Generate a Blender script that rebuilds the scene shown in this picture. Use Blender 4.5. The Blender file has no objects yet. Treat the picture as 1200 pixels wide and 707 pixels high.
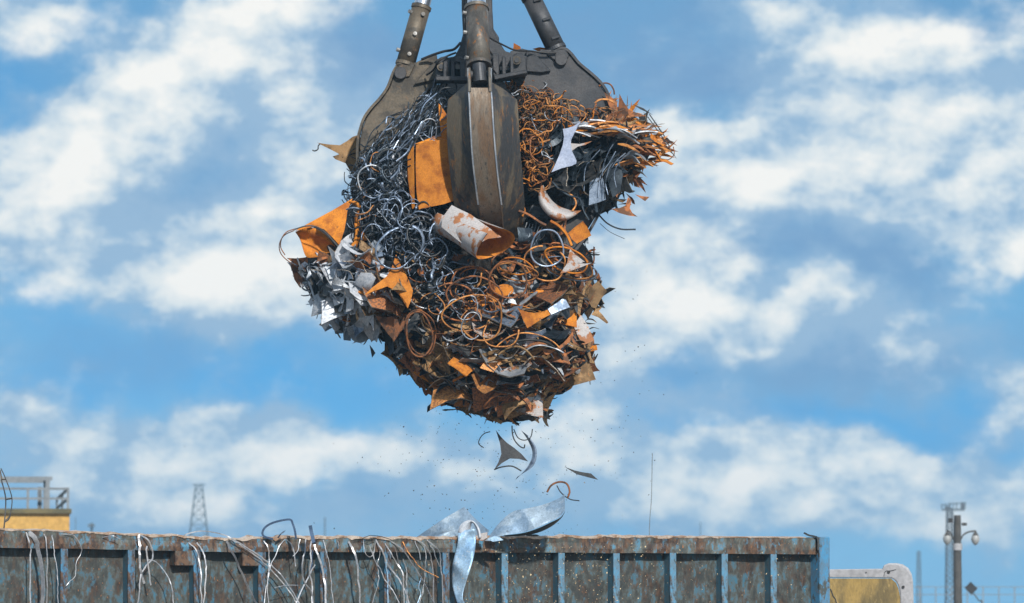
import bpy, bmesh, math, random
import numpy as np
from mathutils import Vector, Matrix, Euler
from mathutils.geometry import tessellate_polygon

R = math.radians
rnd = random.Random(7)
sc = bpy.context.scene
COL = sc.collection

# ------------------------------------------------------------------ camera
D = 60.0                     # metres from the camera to the hanging load
CAM_Z = 1.9
TILT = math.atan(3.695 / D)
cam_d = bpy.data.cameras.new("camera")
cam = bpy.data.objects.new("camera", cam_d)
COL.objects.link(cam)
cam.location = (0, -D, CAM_Z)
cam.rotation_euler = (math.pi / 2 + TILT, 0, 0)
cam_d.sensor_width = 36
cam_d.lens = 180
cam_d.clip_start = 0.5
cam_d.clip_end = 20000
cam_d.dof.use_dof = True
cam_d.dof.focus_distance = D - 0.8
cam_d.dof.aperture_fstop = 4.0
sc.camera = cam

# ------------------------------------------------------------------ exposure
sc.view_settings.view_transform = 'Standard'
sc.view_settings.look = 'None'
sc.view_settings.exposure = 0.35
sc.view_settings.gamma = 1.0
sc.view_settings.use_curve_mapping = False

# ------------------------------------------------------------------ sun
SUN_EL, SUN_AZ = 34.0, 20.0          # azimuth measured from the camera's back towards its right
sd = Vector((math.sin(R(SUN_AZ)) * math.cos(R(SUN_EL)), -math.cos(R(SUN_AZ)) * math.cos(R(SUN_EL)), math.sin(R(SUN_EL))))
sun_d = bpy.data.lights.new("sun", 'SUN')
sun_d.energy = 3.7
sun_d.angle = R(2.5)
sun_d.color = (1.0, 0.95, 0.87)
sun = bpy.data.objects.new("sun", sun_d)
COL.objects.link(sun)
sun.rotation_euler = (-sd).to_track_quat('-Z', 'Y').to_euler()

# ------------------------------------------------------------------ node helper
class NT:
    def __init__(s, tree):
        s.t = tree; s.n = tree.nodes; s.l = tree.links
    def new(s, typ, **kw):
        n = s.n.new(typ)
        for k, v in kw.items():
            setattr(n, k, v)
        return n
    def put(s, sock, v):
        if isinstance(v, bpy.types.NodeSocket): s.l.new(v, sock)
        elif v is not None: sock.default_value = v
    def math(s, op, a, b=None, c=None, clamp=False):
        n = s.new('ShaderNodeMath', operation=op, use_clamp=clamp)
        s.put(n.inputs[0], a); s.put(n.inputs[1], b)
        if c is not None: s.put(n.inputs[2], c)
        return n.outputs[0]
    def vmath(s, op, a, b=None, scale=None):
        n = s.new('ShaderNodeVectorMath', operation=op)
        s.put(n.inputs[0], a)
        if b is not None: s.put(n.inputs[1], b)
        if scale is not None: s.put(n.inputs['Scale'], scale)
        return n.outputs['Value'] if op in ('DOT_PRODUCT', 'LENGTH') else n.outputs[0]
    def noise(s, vec, scale, detail=4, rough=0.5, dist=0.0, color=False):
        n = s.new('ShaderNodeTexNoise')
        s.put(n.inputs['Vector'], vec); n.inputs['Scale'].default_value = scale
        n.inputs['Detail'].default_value = detail; n.inputs['Roughness'].default_value = rough
        n.inputs['Distortion'].default_value = dist
        return n.outputs['Color'] if color else n.outputs[0]
    def ramp(s, fac, stops, interp='LINEAR'):
        n = s.new('ShaderNodeValToRGB'); s.put(n.inputs[0], fac)
        cr = n.color_ramp; cr.interpolation = interp
        while len(cr.elements) < len(stops): cr.elements.new(0.5)
        for e, (p, c) in zip(cr.elements, stops):
            e.position = p; e.color = (c[0], c[1], c[2], 1) if hasattr(c, '__len__') else (c, c, c, 1)
        return n.outputs[0]
    def mix(s, fac, a, b, mode='MIX'):
        n = s.new('ShaderNodeMix', data_type='RGBA', blend_type=mode)
        s.put(n.inputs[0], fac)
        s.put(n.inputs[6], a if isinstance(a, bpy.types.NodeSocket) else (*a, 1))
        s.put(n.inputs[7], b if isinstance(b, bpy.types.NodeSocket) else (*b, 1))
        return n.outputs[2]
    def maprange(s, v, a, b, c=0.0, d=1.0, smooth=True):
        n = s.new('ShaderNodeMapRange', interpolation_type='SMOOTHSTEP' if smooth else 'LINEAR')
        s.put(n.inputs[0], v)
        for i, x in enumerate((a, b, c, d)): n.inputs[i + 1].default_value = x
        return n.outputs[0]

# ------------------------------------------------------------------ sky with clouds
world = bpy.data.worlds.new("World"); sc.world = world
world.use_nodes = True
w = NT(world.node_tree)
w.n.clear()
out = w.new('ShaderNodeOutputWorld')
tc = w.new('ShaderNodeTexCoord')
dirv = tc.outputs['Generated']
sky = w.new('ShaderNodeTexSky', sky_type='NISHITA')
sky.sun_disc = False
w.put(sky.inputs[0], w.vmath('NORMALIZE', w.vmath('ADD', dirv, (0, 0, 0.22))))
sky.sun_elevation = R(SUN_EL)
sky.sun_rotation = math.atan2(sd.x, sd.y)
sky.altitude = 100; sky.air_density = 1.0; sky.dust_density = 0.3; sky.ozone_density = 2.5
# bearings of the cloud banks: degrees-like units east (u) and down from the top of the view (v) on the far sky
ct, st = math.cos(TILT), math.sin(TILT)
f = w.math('MAXIMUM', w.vmath('DOT_PRODUCT', dirv, (0, ct, st)), 0.02)
u = w.math('ADD', w.math('MULTIPLY', w.math('DIVIDE', w.vmath('DOT_PRODUCT', dirv, (1, 0, 0)), f), 60.0), 6.0)
v = w.math('SUBTRACT', 3.535, w.math('MULTIPLY', w.math('DIVIDE', w.vmath('DOT_PRODUCT', dirv, (0, -st, ct)), f), 60.0))
cmb = w.new('ShaderNodeCombineXYZ'); w.put(cmb.inputs[0], u); w.put(cmb.inputs[1], v)
P0 = cmb.outputs[0]
N3 = w.vmath('SCALE', dirv, scale=60.0)
stretch = w.vmath('MULTIPLY', N3, (0.75, 0.75, 1.15))
# billowing displacement of the cloud outlines
wc = w.noise(N3, 0.9, 4, 0.55, color=True)
warp = w.vmath('SCALE', w.vmath('SUBTRACT', wc, (0.5, 0.5, 0.5)), scale=1.3)
P = w.vmath('ADD', P0, warp)
def blobs(lst):
    acc = None
    for (cx, cy, rx, ry, ang, amp) in lst:
        m = w.new('ShaderNodeMapping', vector_type='TEXTURE')
        w.put(m.inputs['Vector'], P)
        m.inputs['Location'].default_value = (cx, cy, 0)
        m.inputs['Rotation'].default_value = (0, 0, R(ang))
        m.inputs['Scale'].default_value = (rx * 1.36, ry * 1.36, 1)
        g = w.new('ShaderNodeTexGradient', gradient_type='SPHERICAL')
        # drop the z the warp adds
        w.l.new(m.outputs[0], g.inputs[0])
        g2 = w.maprange(g.outputs['Fac'], 0.0, 1.0)
        acc = w.math('MULTIPLY_ADD', g2, amp * 0.74, acc if acc is not None else 0.0)
    return acc
#SKYBLOBS
WHITE = [  # centre u, v, half-length, half-height, slope (deg, + = down to the right), strength
 (0.3,0.1,1.1,0.6,-8,1.2), (0.5,1.8,1.5,0.75,-28,1.1), (1.3,1.35,1.7,0.75,-42,1.3), (2.2,0.75,1.5,0.9,-38,1.1), (3.0,0.2,1.4,0.7,-20,1.0),
 (3.9,1.5,1.3,0.5,0,0.9), (3.3,1.0,1.3,0.8,-20,0.45), (5.2,2.2,1.2,1.5,0,0.35), (1.6,2.0,1.5,0.5,-10,0.35), (6.3,3.0,1.0,1.3,0,0.35), (5.2,5.9,2.2,0.5,0,0.4), (11.4,6.3,1.2,0.5,0,0.5), (8.9,0.9,1.2,0.4,0,0.35), (10.6,4.2,1.5,0.5,0,0.3), (0.4,2.2,1.2,0.5,-10,0.5), (2.4,3.2,1.6,0.9,15,1.2), (0.6,2.75,1.9,0.7,0,0.75), (1.9,3.5,1.0,0.5,-10,0.6), (3.3,2.3,1.4,0.7,-25,0.8), (3.3,3.6,1.3,0.5,0,0.8), (4.1,2.7,1.5,1.0,0,0.5),
 (0.4,5.0,1.8,0.6,8,1.0), (1.9,5.6,1.6,0.6,-5,1.0), (2.8,5.2,1.1,0.55,0,0.9), (4.3,5.3,1.6,0.5,0,0.8), (5.6,5.4,1.5,0.6,0,0.75), (7.4,5.5,1.6,0.6,0,0.9), (9.1,5.5,1.8,0.65,3,1.2), (10.9,5.7,2.2,0.65,0,1.2), (3.0,6.2,2.5,0.5,0,0.35), (9.6,6.2,3.0,0.6,0,0.35),
 (7.6,2.8,1.3,1.4,20,0.95), (8.7,3.6,2.0,0.65,2,1.15), (10.4,3.7,1.6,0.5,6,0.8), (9.2,1.7,2.4,0.7,-6,0.9), (10.8,1.5,2.0,1.2,25,1.1), (9.5,0.2,1.5,0.7,10,1.0), (11.0,0.6,1.5,0.8,0,0.9), (11.0,2.4,1.6,0.65,5,1.1), (11.8,2.9,1.0,0.7,0,0.9),
 (7.15,4.3,0.6,0.7,0,0.9), (8.2,4.65,0.7,0.35,0,0.8), (11.9,4.7,0.6,0.4,0,1.1), (6.9,4.9,0.8,0.5,0,0.6), (8.0,2.0,1.0,0.5,0,0.5), (7.7,1.95,0.8,0.4,0,0.4), (12.6,1.2,1.3,1.5,0,0.7), (-0.6,3.0,1.5,2.5,0,0.4), (10.0,1.0,1.0,0.5,0,0.5)]
GREY = [ (2.3,2.2,2.4,0.6,-5,0.8), (3.2,0.8,1.4,0.9,-30,0.7), (0.5,2.3,1.6,0.4,0,0.6), (8.9,2.7,2.2,0.7,5,0.9), (7.6,0.7,2.0,0.9,0,0.8), (9.0,0.95,1.7,0.5,5,0.6),
 (10.0,4.2,2.4,0.6,3,0.9), (5.0,3.6,3.0,0.8,0,0.5), (1.5,4.2,3.0,0.5,0,0.25), (10.5,3.1,1.6,0.5,0,0.7), (6,6.0,7,0.7,0,0.45), (4.3,1.0,1.2,0.8,0,0.6), (1.6,6.2,2.5,0.6,0,0.5), (11,0.1,1.5,0.4,0,0.5), (9.2,4.5,2.0,0.5,0,0.5), (9.8,2.1,2.0,0.35,5,0.6), (8.1,2.6,1.0,0.8,0,0.5), (1.5,3.0,1.5,0.3,-8,0.6), (3.3,2.8,1.2,0.4,0,0.5), (2.0,5.95,2.5,0.35,0,0.7), (9.0,6.0,3.0,0.3,0,0.7), (2.6,1.3,1.2,0.4,-35,0.5), (10.5,1.0,1.2,0.3,20,0.6), (6.3,1.6,1.2,2.0,0,0.4)]
DEEP = [ (0.1,1.0,0.8,0.8,-60,0.8), (1.2,0.4,0.8,0.5,-30,0.5), (2.0,4.5,4.0,0.6,0,1.0), (7.8,4.9,2.0,0.6,0,0.8), (10.6,4.95,2.6,0.5,2,1.2), (7.85,4.2,0.6,0.7,30,1.0), (0.8,3.75,1.4,0.5,10,0.5), (5.0,4.6,2.5,0.6,0,0.6), (3.0,5.95,0.8,0.3,0,0.3), (8.0,6.4,2.0,0.3,0,0.3)]
far_mask = w.maprange(w.math('MAXIMUM', w.math('ABSOLUTE', w.math('SUBTRACT', u, 6.0)), w.math('ABSOLUTE', w.math('SUBTRACT', v, 3.5))), 7.5, 14.0)
base_n = w.noise(stretch, 0.55, 8, 0.55)
fine_n = w.noise(stretch, 1.9, 8, 0.62)
fine_s = w.noise(w.vmath('ADD', stretch, (-0.10, 0.0, 0.22)), 1.9, 5, 0.55)
relief = w.math('SUBTRACT', w.noise(stretch, 1.9, 5, 0.55), fine_s)
relief_big = w.math('SUBTRACT', w.noise(stretch, 0.75, 6, 0.6), w.noise(w.vmath('ADD', stretch, (-0.18, 0.0, 0.42)), 0.75, 4, 0.5))
big_n = w.noise(dirv, 3.2, 5, 0.6)
gen = w.math('MULTIPLY', w.math('MULTIPLY', w.maprange(big_n, 0.35, 0.6), 0.95), far_mask)
dens = w.math('ADD', w.math('ADD', blobs(WHITE), gen), w.math('ADD', w.math('MULTIPLY', w.math('SUBTRACT', base_n, 0.5), 1.3), w.math('MULTIPLY', w.math('SUBTRACT', fine_n, 0.5), 1.0)))
cover = w.maprange(dens, 0.0, 0.72)
greyd = w.math('ADD', blobs(GREY), w.math('MULTIPLY', w.math('SUBTRACT', w.noise(stretch, 0.8, 6, 0.6), 0.40), 1.6))
greyc = w.maprange(greyd, -0.1, 1.1)
deep = w.maprange(w.math('ADD', blobs(DEEP), w.math('MULTIPLY', w.math('SUBTRACT', base_n, 0.5), 0.8)), 0.0, 1.0)
vis_sky = w.mix(1.0, sky.outputs[0], (0.66, 0.99, 1.0), 'MULTIPLY')
deep_sky = w.mix(1.0, sky.outputs[0], (0.36, 0.86, 1.03), 'MULTIPLY')
skyc = w.mix(deep, vis_sky, deep_sky)
bg_sky = w.new('ShaderNodeBackground'); w.put(bg_sky.inputs[0], skyc); bg_sky.inputs[1].default_value = 0.10
# thin grey-blue vapour, then sunlit white cumulus
bg_grey = w.new('ShaderNodeBackground'); bg_grey.inputs[0].default_value = (0.20, 0.37, 0.61, 1); bg_grey.inputs[1].default_value = 0.76
tone = w.math('ADD', w.math('SUBTRACT', w.maprange(dens, 0.1, 1.75, smooth=False), w.math('MULTIPLY', greyc, 0.30)), w.math('ADD', w.math('MULTIPLY', relief, 1.1), w.math('MULTIPLY', relief_big, 3.2)))
cream = w.ramp(tone, [(0.0, (0.32, 0.49, 0.68)), (0.25, (0.48, 0.62, 0.75)), (0.58, (0.74, 0.81, 0.84)), (1.0, (0.97, 0.96, 0.92))])
bg_white = w.new('ShaderNodeBackground'); w.put(bg_white.inputs[0], cream); bg_white.inputs[1].default_value = 0.80
m1 = w.new('ShaderNodeMixShader'); w.put(m1.inputs[0], w.math('MULTIPLY', greyc, 0.85)); w.l.new(bg_sky.outputs[0], m1.inputs[1]); w.l.new(bg_grey.outputs[0], m1.inputs[2])
m2 = w.new('ShaderNodeMixShader'); w.put(m2.inputs[0], w.math('MULTIPLY', cover, 0.97)); w.l.new(m1.outputs[0], m2.inputs[1]); w.l.new(bg_white.outputs[0], m2.inputs[2])
w.l.new(m2.outputs[0], out.inputs['Surface'])
world.cycles.sampling_method = 'MANUAL'; world.cycles.sample_map_resolution = 512

# ================================================================== coordinates
def W(px, py, Y):
    """World point at depth Y seen at photo position (px, py) of the 1200 x 707 photograph."""
    dx = (px - 600) / 6000.0
    dy = (353.5 - py) / 6000.0
    d = Vector((dx, ct - dy * st, st + dy * ct))
    return Vector((0, -D, CAM_Z)) + d * ((Y + D) / d.y)
def S(Y): return (Y + D) / 6000.0         # metres per photo pixel at depth Y

# ================================================================== materials
def coords(t, scale=1.0, stretch=None):
    tcn = t.new('ShaderNodeTexCoord'); oi = t.new('ShaderNodeObjectInfo')
    off = t.vmath('SCALE', oi.outputs['Location'], scale=7.3)
    vec = t.vmath('ADD', tcn.outputs['Object'], off)
    if stretch: vec = t.vmath('MULTIPLY', vec, stretch)
    return vec, oi.outputs['Random']
def metal(name, base, other, speck=None, rough=0.5, metallic=0.0, scale=6.0, mixpos=(0.42, 0.62), speckpos=(0.60, 0.68), vary=0.35, bump=0.15, stretch=None, rough2=None):
    m = bpy.data.materials.new(name); m.use_nodes = True
    t = NT(m.node_tree); b = t.n['Principled BSDF']
    vec, rv = coords(t, stretch=stretch)
    n1 = t.noise(vec, scale, 8, 0.62)
    f1 = t.maprange(n1, *mixpos)
    c = t.mix(f1, base, other)
    if speck is not None:
        n2 = t.noise(vec, scale * 3.7, 7, 0.7)
        f2 = t.maprange(n2, *speckpos)
        c = t.mix(f2, c, speck)
    val = t.maprange(rv, 0, 1, 1 - vary, 1 + vary, smooth=False)
    fine = t.maprange(t.noise(vec, scale * 14, 5, 0.7), 0.3, 0.7, 0.78, 1.18)
    val = t.math('MULTIPLY', val, fine)
    cc = t.new('ShaderNodeCombineColor')
    for i in range(3): t.put(cc.inputs[i], val)
    c = t.mix(1.0, c, cc.outputs[0], 'MULTIPLY')
    t.put(b.inputs['Base Color'], c)
    b.inputs['Metallic'].default_value = metallic
    t.put(b.inputs['Roughness'], t.maprange(n1, 0.3, 0.7, rough, rough2 if rough2 else min(1, rough + 0.22)))
    if bump:
        bp = t.new('ShaderNodeBump'); bp.inputs['Strength'].default_value = bump; bp.inputs['Distance'].default_value = 0.02
        t.put(bp.inputs['Height'], t.noise(vec, scale * 5, 6, 0.65)); t.put(b.inputs['Normal'], bp.outputs[0])
    return m
def plain(name, col, rough=0.6, metallic=0.0, alpha=None):
    return metal(name, col, tuple(x * 0.8 for x in col), None, rough, metallic, 2.0, vary=0.05, bump=0.03)

M = {}
M['orange'] = metal('orange_rust', (0.58, 0.20, 0.014), (0.33, 0.10, 0.014), (0.14, 0.045, 0.018), 0.75, 0, 6, mixpos=(0.40, 0.66), speckpos=(0.60, 0.70), vary=0.25, bump=0.1)
M['rust'] = metal('brown_rust', (0.33, 0.12, 0.04), (0.12, 0.06, 0.035), (0.55, 0.20, 0.03), 0.7, 0.15, 11, mixpos=(.44, .56), vary=0.45)
M['brown'] = metal('tan_weathered_steel', (0.33, 0.20, 0.09), (0.15, 0.09, 0.042), (0.46, 0.18, 0.04), 0.6, 0.25, 6, vary=0.45)
M['dark'] = metal('dark_steel', (0.035, 0.04, 0.045), (0.07, 0.07, 0.07), (0.16, 0.07, 0.03), 0.38, 0.45, 6, speckpos=(0.62, 0.72), vary=0.5)
M['navy'] = metal('blackened_blue_steel', (0.022, 0.032, 0.045), (0.05, 0.07, 0.09), (0.13, 0.14, 0.15), 0.3, 0.5, 5, speckpos=(0.64, 0.74), vary=0.5)
M['steel'] = metal('blue_grey_steel', (0.29, 0.36, 0.47), (0.12, 0.165, 0.24), (0.50, 0.55, 0.62), 0.32, 0.6, 8, vary=0.45)
M['bright'] = metal('bare_bright_steel', (0.46, 0.49, 0.53), (0.26, 0.30, 0.36), (0.32, 0.15, 0.05), 0.42, 0.55, 5, speckpos=(0.64, 0.74), vary=0.25)
M['white'] = metal('white_coated_sheet', (0.60, 0.62, 0.67), (0.40, 0.44, 0.50), (0.34, 0.15, 0.05), 0.4, 0.15, 6, speckpos=(0.62, 0.72), vary=0.15)
M['tan'] = metal('orange_tan_swarf', (0.58, 0.25, 0.065), (0.26, 0.11, 0.04), (0.60, 0.44, 0.28), 0.55, 0.2, 11, mixpos=(.44, .56), vary=0.35)
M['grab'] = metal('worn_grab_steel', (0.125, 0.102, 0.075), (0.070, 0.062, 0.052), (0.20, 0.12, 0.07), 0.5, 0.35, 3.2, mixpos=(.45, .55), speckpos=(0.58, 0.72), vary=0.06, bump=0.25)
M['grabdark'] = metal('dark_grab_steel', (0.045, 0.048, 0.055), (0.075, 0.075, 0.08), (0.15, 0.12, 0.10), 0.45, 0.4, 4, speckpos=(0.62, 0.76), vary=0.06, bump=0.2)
M['tine'] = metal('scraped_tine_steel', (0.16, 0.145, 0.125), (0.075, 0.07, 0.065), (0.26, 0.11, 0.03), 0.42, 0.45, 2.6, speckpos=(0.54, 0.66), vary=0.05, bump=0.25, stretch=(1.6, 1.6, 0.7))
M['scoop'] = metal('scraped_scoop_steel', (0.048, 0.048, 0.050), (0.13, 0.105, 0.075), (0.24, 0.11, 0.035), 0.36, 0.45, 2.6, mixpos=(0.45, 0.6), speckpos=(0.55, 0.68), vary=0.02, bump=0.3, stretch=(2.2, 2.2, 0.5))
M['ribmetal'] = metal('bright_scraped_rib', (0.14, 0.115, 0.09), (0.12, 0.075, 0.045), (0.05, 0.048, 0.045), 0.4, 0.4, 2.6, speckpos=(0.54, 0.64), vary=0.02, bump=0.25, stretch=(2.4, 2.4, 0.5))
M['chrome'] = metal('chromed_rod', (0.62, 0.68, 0.75), (0.55, 0.6, 0.68), None, 0.12, 0.95, 2, vary=0.02, bump=0)
M['hose'] = plain('black_rubber', (0.02, 0.02, 0.022), 0.5)
M['bolt'] = metal('scuffed_bolt_steel', (0.30, 0.30, 0.30), (0.18, 0.17, 0.16), None, 0.4, 0.6, 9, vary=0.1, bump=0)
M['painted'] = metal('peeling_white_paint_on_rust', (0.40, 0.38, 0.38), (0.32, 0.13, 0.05), (0.48, 0.19, 0.06), 0.55, 0.05, 5.5, mixpos=(0.50, 0.56), speckpos=(0.60, 0.66), vary=0.03)
M['galv'] = metal('galvanised_sheet', (0.36, 0.46, 0.56), (0.22, 0.32, 0.44), (0.12, 0.15, 0.19), 0.45, 0.35, 3.0, mixpos=(.44, .56), speckpos=(0.62, 0.70), vary=0.1)
M['foil'] = metal('crumpled_blue_foil', (0.40, 0.58, 0.76), (0.26, 0.44, 0.66), (0.62, 0.68, 0.74), 0.40, 0.35, 3, speckpos=(0.56, 0.66), vary=0.02, bump=0.4)
M['strap'] = metal('shiny_strapping', (0.50, 0.50, 0.52), (0.30, 0.32, 0.36), (0.30, 0.20, 0.11), 0.28, 0.5, 5, speckpos=(0.64, 0.72), vary=0.25, bump=0)
M['bluestrap'] = metal('dark_blue_strapping', (0.025, 0.05, 0.10), (0.04, 0.08, 0.15), None, 0.4, 0.2, 5, vary=0.2, bump=0)
M['yellow'] = metal('ochre_render', (0.55, 0.33, 0.09), (0.50, 0.29, 0.08), None, 0.85, 0, 0.6, vary=0.02, bump=0.02)
M['roofcap'] = metal('mossy_roof_edge', (0.16, 0.13, 0.06), (0.10, 0.09, 0.05), None, 0.9, 0, 1.5, vary=0.02)
M['railing'] = plain('grey_railing_paint', (0.20, 0.22, 0.24), 0.6)
M['pylon'] = plain('grey_pylon_steel', (0.10, 0.12, 0.14), 0.7)
M['pole'] = metal('weathered_pole', (0.085, 0.080, 0.075), (0.06, 0.058, 0.055), None, 0.85, 0, 2, vary=0.02)
M['cream'] = metal('off_white_moulding', (0.36, 0.36, 0.38), (0.31, 0.31, 0.33), (0.22, 0.21, 0.2), 0.45, 0, 1.2, speckpos=(0.72, 0.82), vary=0.02, bump=0.03)
M['ochre'] = metal('grimy_ochre_panel', (0.30, 0.20, 0.055), (0.13, 0.095, 0.035), (0.38, 0.27, 0.10), 0.45, 0, 1.3, speckpos=(0.56, 0.70), vary=0.02, bump=0.05, stretch=(2.2, 1, 0.8))
M['edge'] = metal('sheared_edge_steel', (0.38, 0.34, 0.29), (0.16, 0.12, 0.085), (0.04, 0.036, 0.032), 0.5, 0.4, 9, speckpos=(0.50, 0.60), vary=0.5, bump=0)
M['lilac'] = metal('pale_lilac_primer', (0.26, 0.30, 0.40), (0.20, 0.24, 0.34), None, 0.55, 0.1, 3, vary=0.02, bump=0)
M['glass'] = plain('lamp_glass', (0.35, 0.36, 0.36), 0.3)
M['soil'] = metal('trampled_ground', (0.13, 0.11, 0.09), (0.20, 0.17, 0.13), (0.08, 0.07, 0.06), 0.95, 0, 0.4, vary=0)

def wagon_mat(name, mixpos, bluepos, dark=1.0, paint=(0.10, 0.36, 0.55)):
    """peeling blue paint over grey primer and brown rust"""
    m = bpy.data.materials.new(name); m.use_nodes = True
    t = NT(m.node_tree); b = t.n['Principled BSDF']
    tcn = t.new('ShaderNodeTexCoord')
    vec = t.vmath('MULTIPLY', tcn.outputs['Object'], (1, 1, 0.55))
    n1 = t.noise(vec, 4.6, 9, 0.70); n2 = t.noise(t.vmath('ADD', vec, (9.1, 3, 5)), 9.5, 9, 0.72)
    n3 = t.noise(t.vmath('ADD', vec, (1.1, 13, 5)), 17.0, 8, 0.7)
    rust = t.mix(t.maprange(n3, 0.42, 0.58), (0.06 * dark, 0.036 * dark, 0.028 * dark), (0.21 * dark, 0.115 * dark, 0.065 * dark))
    grey = t.mix(t.maprange(n2, 0.40, 0.62), (0.075 * dark, 0.09 * dark, 0.09 * dark), (0.24 * dark, 0.25 * dark, 0.21 * dark))
    c = t.mix(t.maprange(n1, *mixpos), grey, rust)
    teal = t.mix(t.maprange(n3, 0.40, 0.60), paint, tuple(x * 0.62 + 0.03 for x in (paint[0]*1.5, paint[1], paint[2]*.9)))
    c = t.mix(t.maprange(n2, *bluepos), c, teal)
    streak = t.noise(t.vmath('MULTIPLY', tcn.outputs['Object'], (9, 9, 0.9)), 1.6, 6, 0.6)
    c = t.mix(t.maprange(streak, 0.56, 0.70, 0, 0.65), c, (0.17 * dark, 0.10 * dark, 0.06 * dark))
    spots = t.noise(vec, 46, 3, 0.5)
    c = t.mix(t.maprange(spots, 0.66, 0.72, 0, 0.8), c, (0.32, 0.13, 0.04))
    t.put(b.inputs['Base Color'], c)
    t.put(b.inputs['Roughness'], t.maprange(n2, 0.3, 0.7, 0.5, 0.85))
    bp = t.new('ShaderNodeBump'); bp.inputs['Strength'].default_value = 0.35; bp.inputs['Distance'].default_value = 0.01
    t.put(bp.inputs['Height'], t.math('ADD', n2, t.math('MULTIPLY', n3, 0.6))); t.put(b.inputs['Normal'], bp.outputs[0])
    return m
M['w_panel'] = wagon_mat('rusted_wagon_panel', (0.46, 0.64), (0.50, 0.62), 0.38, (0.035, 0.13, 0.20))
M['w_rail'] = wagon_mat('rusted_wagon_rail', (0.42, 0.58), (0.52, 0.62), 0.62, (0.07, 0.22, 0.34))
M['w_rib'] = wagon_mat('blue_wagon_rib', (0.46, 0.62), (0.40, 0.52), 0.7, (0.085, 0.25, 0.40))
M['w_ribdull'] = wagon_mat('dull_wagon_rib', (0.38, 0.54), (0.45, 0.58), 0.55, (0.05, 0.20, 0.36))
M['w_web'] = wagon_mat('shaded_blue_rib_web', (0.60, 0.75), (0.36, 0.44), 0.6, (0.035, 0.12, 0.18))  # side face of the rib: its shade is put into this darker blue
M['w_post'] = wagon_mat('blue_corner_post', (0.5, 0.65), (0.42, 0.48), 0.8, (0.055, 0.23, 0.42))
M['w_torn'] = metal('bright_torn_steel', (0.60, 0.50, 0.42), (0.34, 0.20, 0.12), (0.75, 0.72, 0.68), 0.45, 0.3, 7, vary=0.02, bump=0.2)

# ================================================================== mesh helpers
def mesh(name, V, F, smooth=False):
    me = bpy.data.meshes.new(name)
    me.from_pydata([tuple(p) for p in V], [], F)
    me.validate(); me.update()
    if smooth: me.polygons.foreach_set('use_smooth', [True] * len(me.polygons))
    return me
def link(name, me, mat=None, parent=None, loc=None, rot=None):
    o = bpy.data.objects.new(name, me); COL.objects.link(o)
    if mat is not None:
        if not me.materials: me.materials.append(mat)
    if parent is not None: o.parent = parent
    if loc is not None: o.location = loc
    if rot is not None: o.rotation_euler = rot
    return o
def tag(o, label=None, cat=None, group=None, kind=None):
    if label: o['label'] = label
    if cat: o['category'] = cat
    if group: o['group'] = group
    if kind: o['kind'] = kind
    return o
def empty(name, loc, rz=0):
    o = bpy.data.objects.new(name, None); COL.objects.link(o)
    o.location = loc; o.rotation_euler = (0, 0, rz); o.empty_display_size = 0.3
    return o
class MB:
    """collects shapes, given in world space, into one mesh"""
    def __init__(s): s.V = []; s.F = []
    def add(s, V, F):
        k = len(s.V); s.V += [Vector(p) for p in V]; s.F += [tuple(i + k for i in f) for f in F]; return s
    def box(s, c, size, mat3=None):
        V = []
        for z in (-.5, .5):
            for x, y in ((-.5, -.5), (.5, -.5), (.5, .5), (-.5, .5)):
                p = Vector((x * size[0], y * size[1], z * size[2]))
                if mat3 is not None: p = mat3 @ p
                V.append(p + Vector(c))
        return s.add(V, [(3, 2, 1, 0), (4, 5, 6, 7), (0, 1, 5, 4), (1, 2, 6, 5), (2, 3, 7, 6), (3, 0, 4, 7)])
    def cyl(s, a, b, r1, r2=None, n=20, caps=True):
        a = Vector(a); b = Vector(b); r2 = r1 if r2 is None else r2
        q = (b - a).to_track_quat('Z', 'Y').to_matrix()
        V = []
        for p, r in ((a, r1), (b, r2)):
            for i in range(n):
                t = 2 * math.pi * i / n
                V.append(p + q @ Vector((math.cos(t) * r, math.sin(t) * r, 0)))
        F = [(i, (i + 1) % n, n + (i + 1) % n, n + i) for i in range(n)]
        if caps: F += [tuple(range(n - 1, -1, -1)), tuple(range(n, 2 * n))]
        return s.add(V, F)
    def beam(s, a, b, wx, wy):
        a = Vector(a); b = Vector(b)
        q = (b - a).to_track_quat('Z', 'Y').to_matrix()
        return s.box((a + b) / 2, (wx, wy, (b - a).length), q)
    def prism(s, pts, front, back):
        """closed outline pts (list of (px,py)) extruded from depth front to depth back"""
        P = pts
        n = len(P)
        V = [W(x, y, front) for x, y in P]
        th = back - front
        V += [p + Vector((0, th, 0)) for p in V[:n]]
        tri = tessellate_polygon([[Vector((x, y, 0)) for x, y in P]])
        F = [tuple(t) for t in tri] + [tuple(n + i for i in reversed(t)) for t in tri]
        F += [(i, (i + 1) % n, n + (i + 1) % n, n + i) for i in range(n)]
        return s.add(V, F)
    def build(s, name, mat, parent=None, smooth=False, bevel=0):
        me = mesh(name, s.V, s.F, smooth)
        bm = bmesh.new(); bm.from_mesh(me)
        bmesh.ops.recalc_face_normals(bm, faces=bm.faces)
        if bevel:
            es = [e for e in bm.edges if len(e.link_faces) == 2 and e.calc_face_angle(0) > 0.6]
            try: bmesh.ops.bevel(bm, geom=es, offset=bevel, segments=1, affect='EDGES', clamp_overlap=True)
            except Exception: pass
        bm.to_mesh(me); bm.free()
        # world-space geometry: origin at its middle
        c = sum((v.co for v in me.vertices), Vector()) / max(1, len(me.vertices))
        pl = parent_loc(parent)
        me.transform(Matrix.Translation(-c))
        o = link(name, me, mat, parent)
        o.location = c - pl
        return o
def parent_loc(p):
    l = Vector()
    while p is not None:
        l += p.location; p = p.parent
    return l

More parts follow.
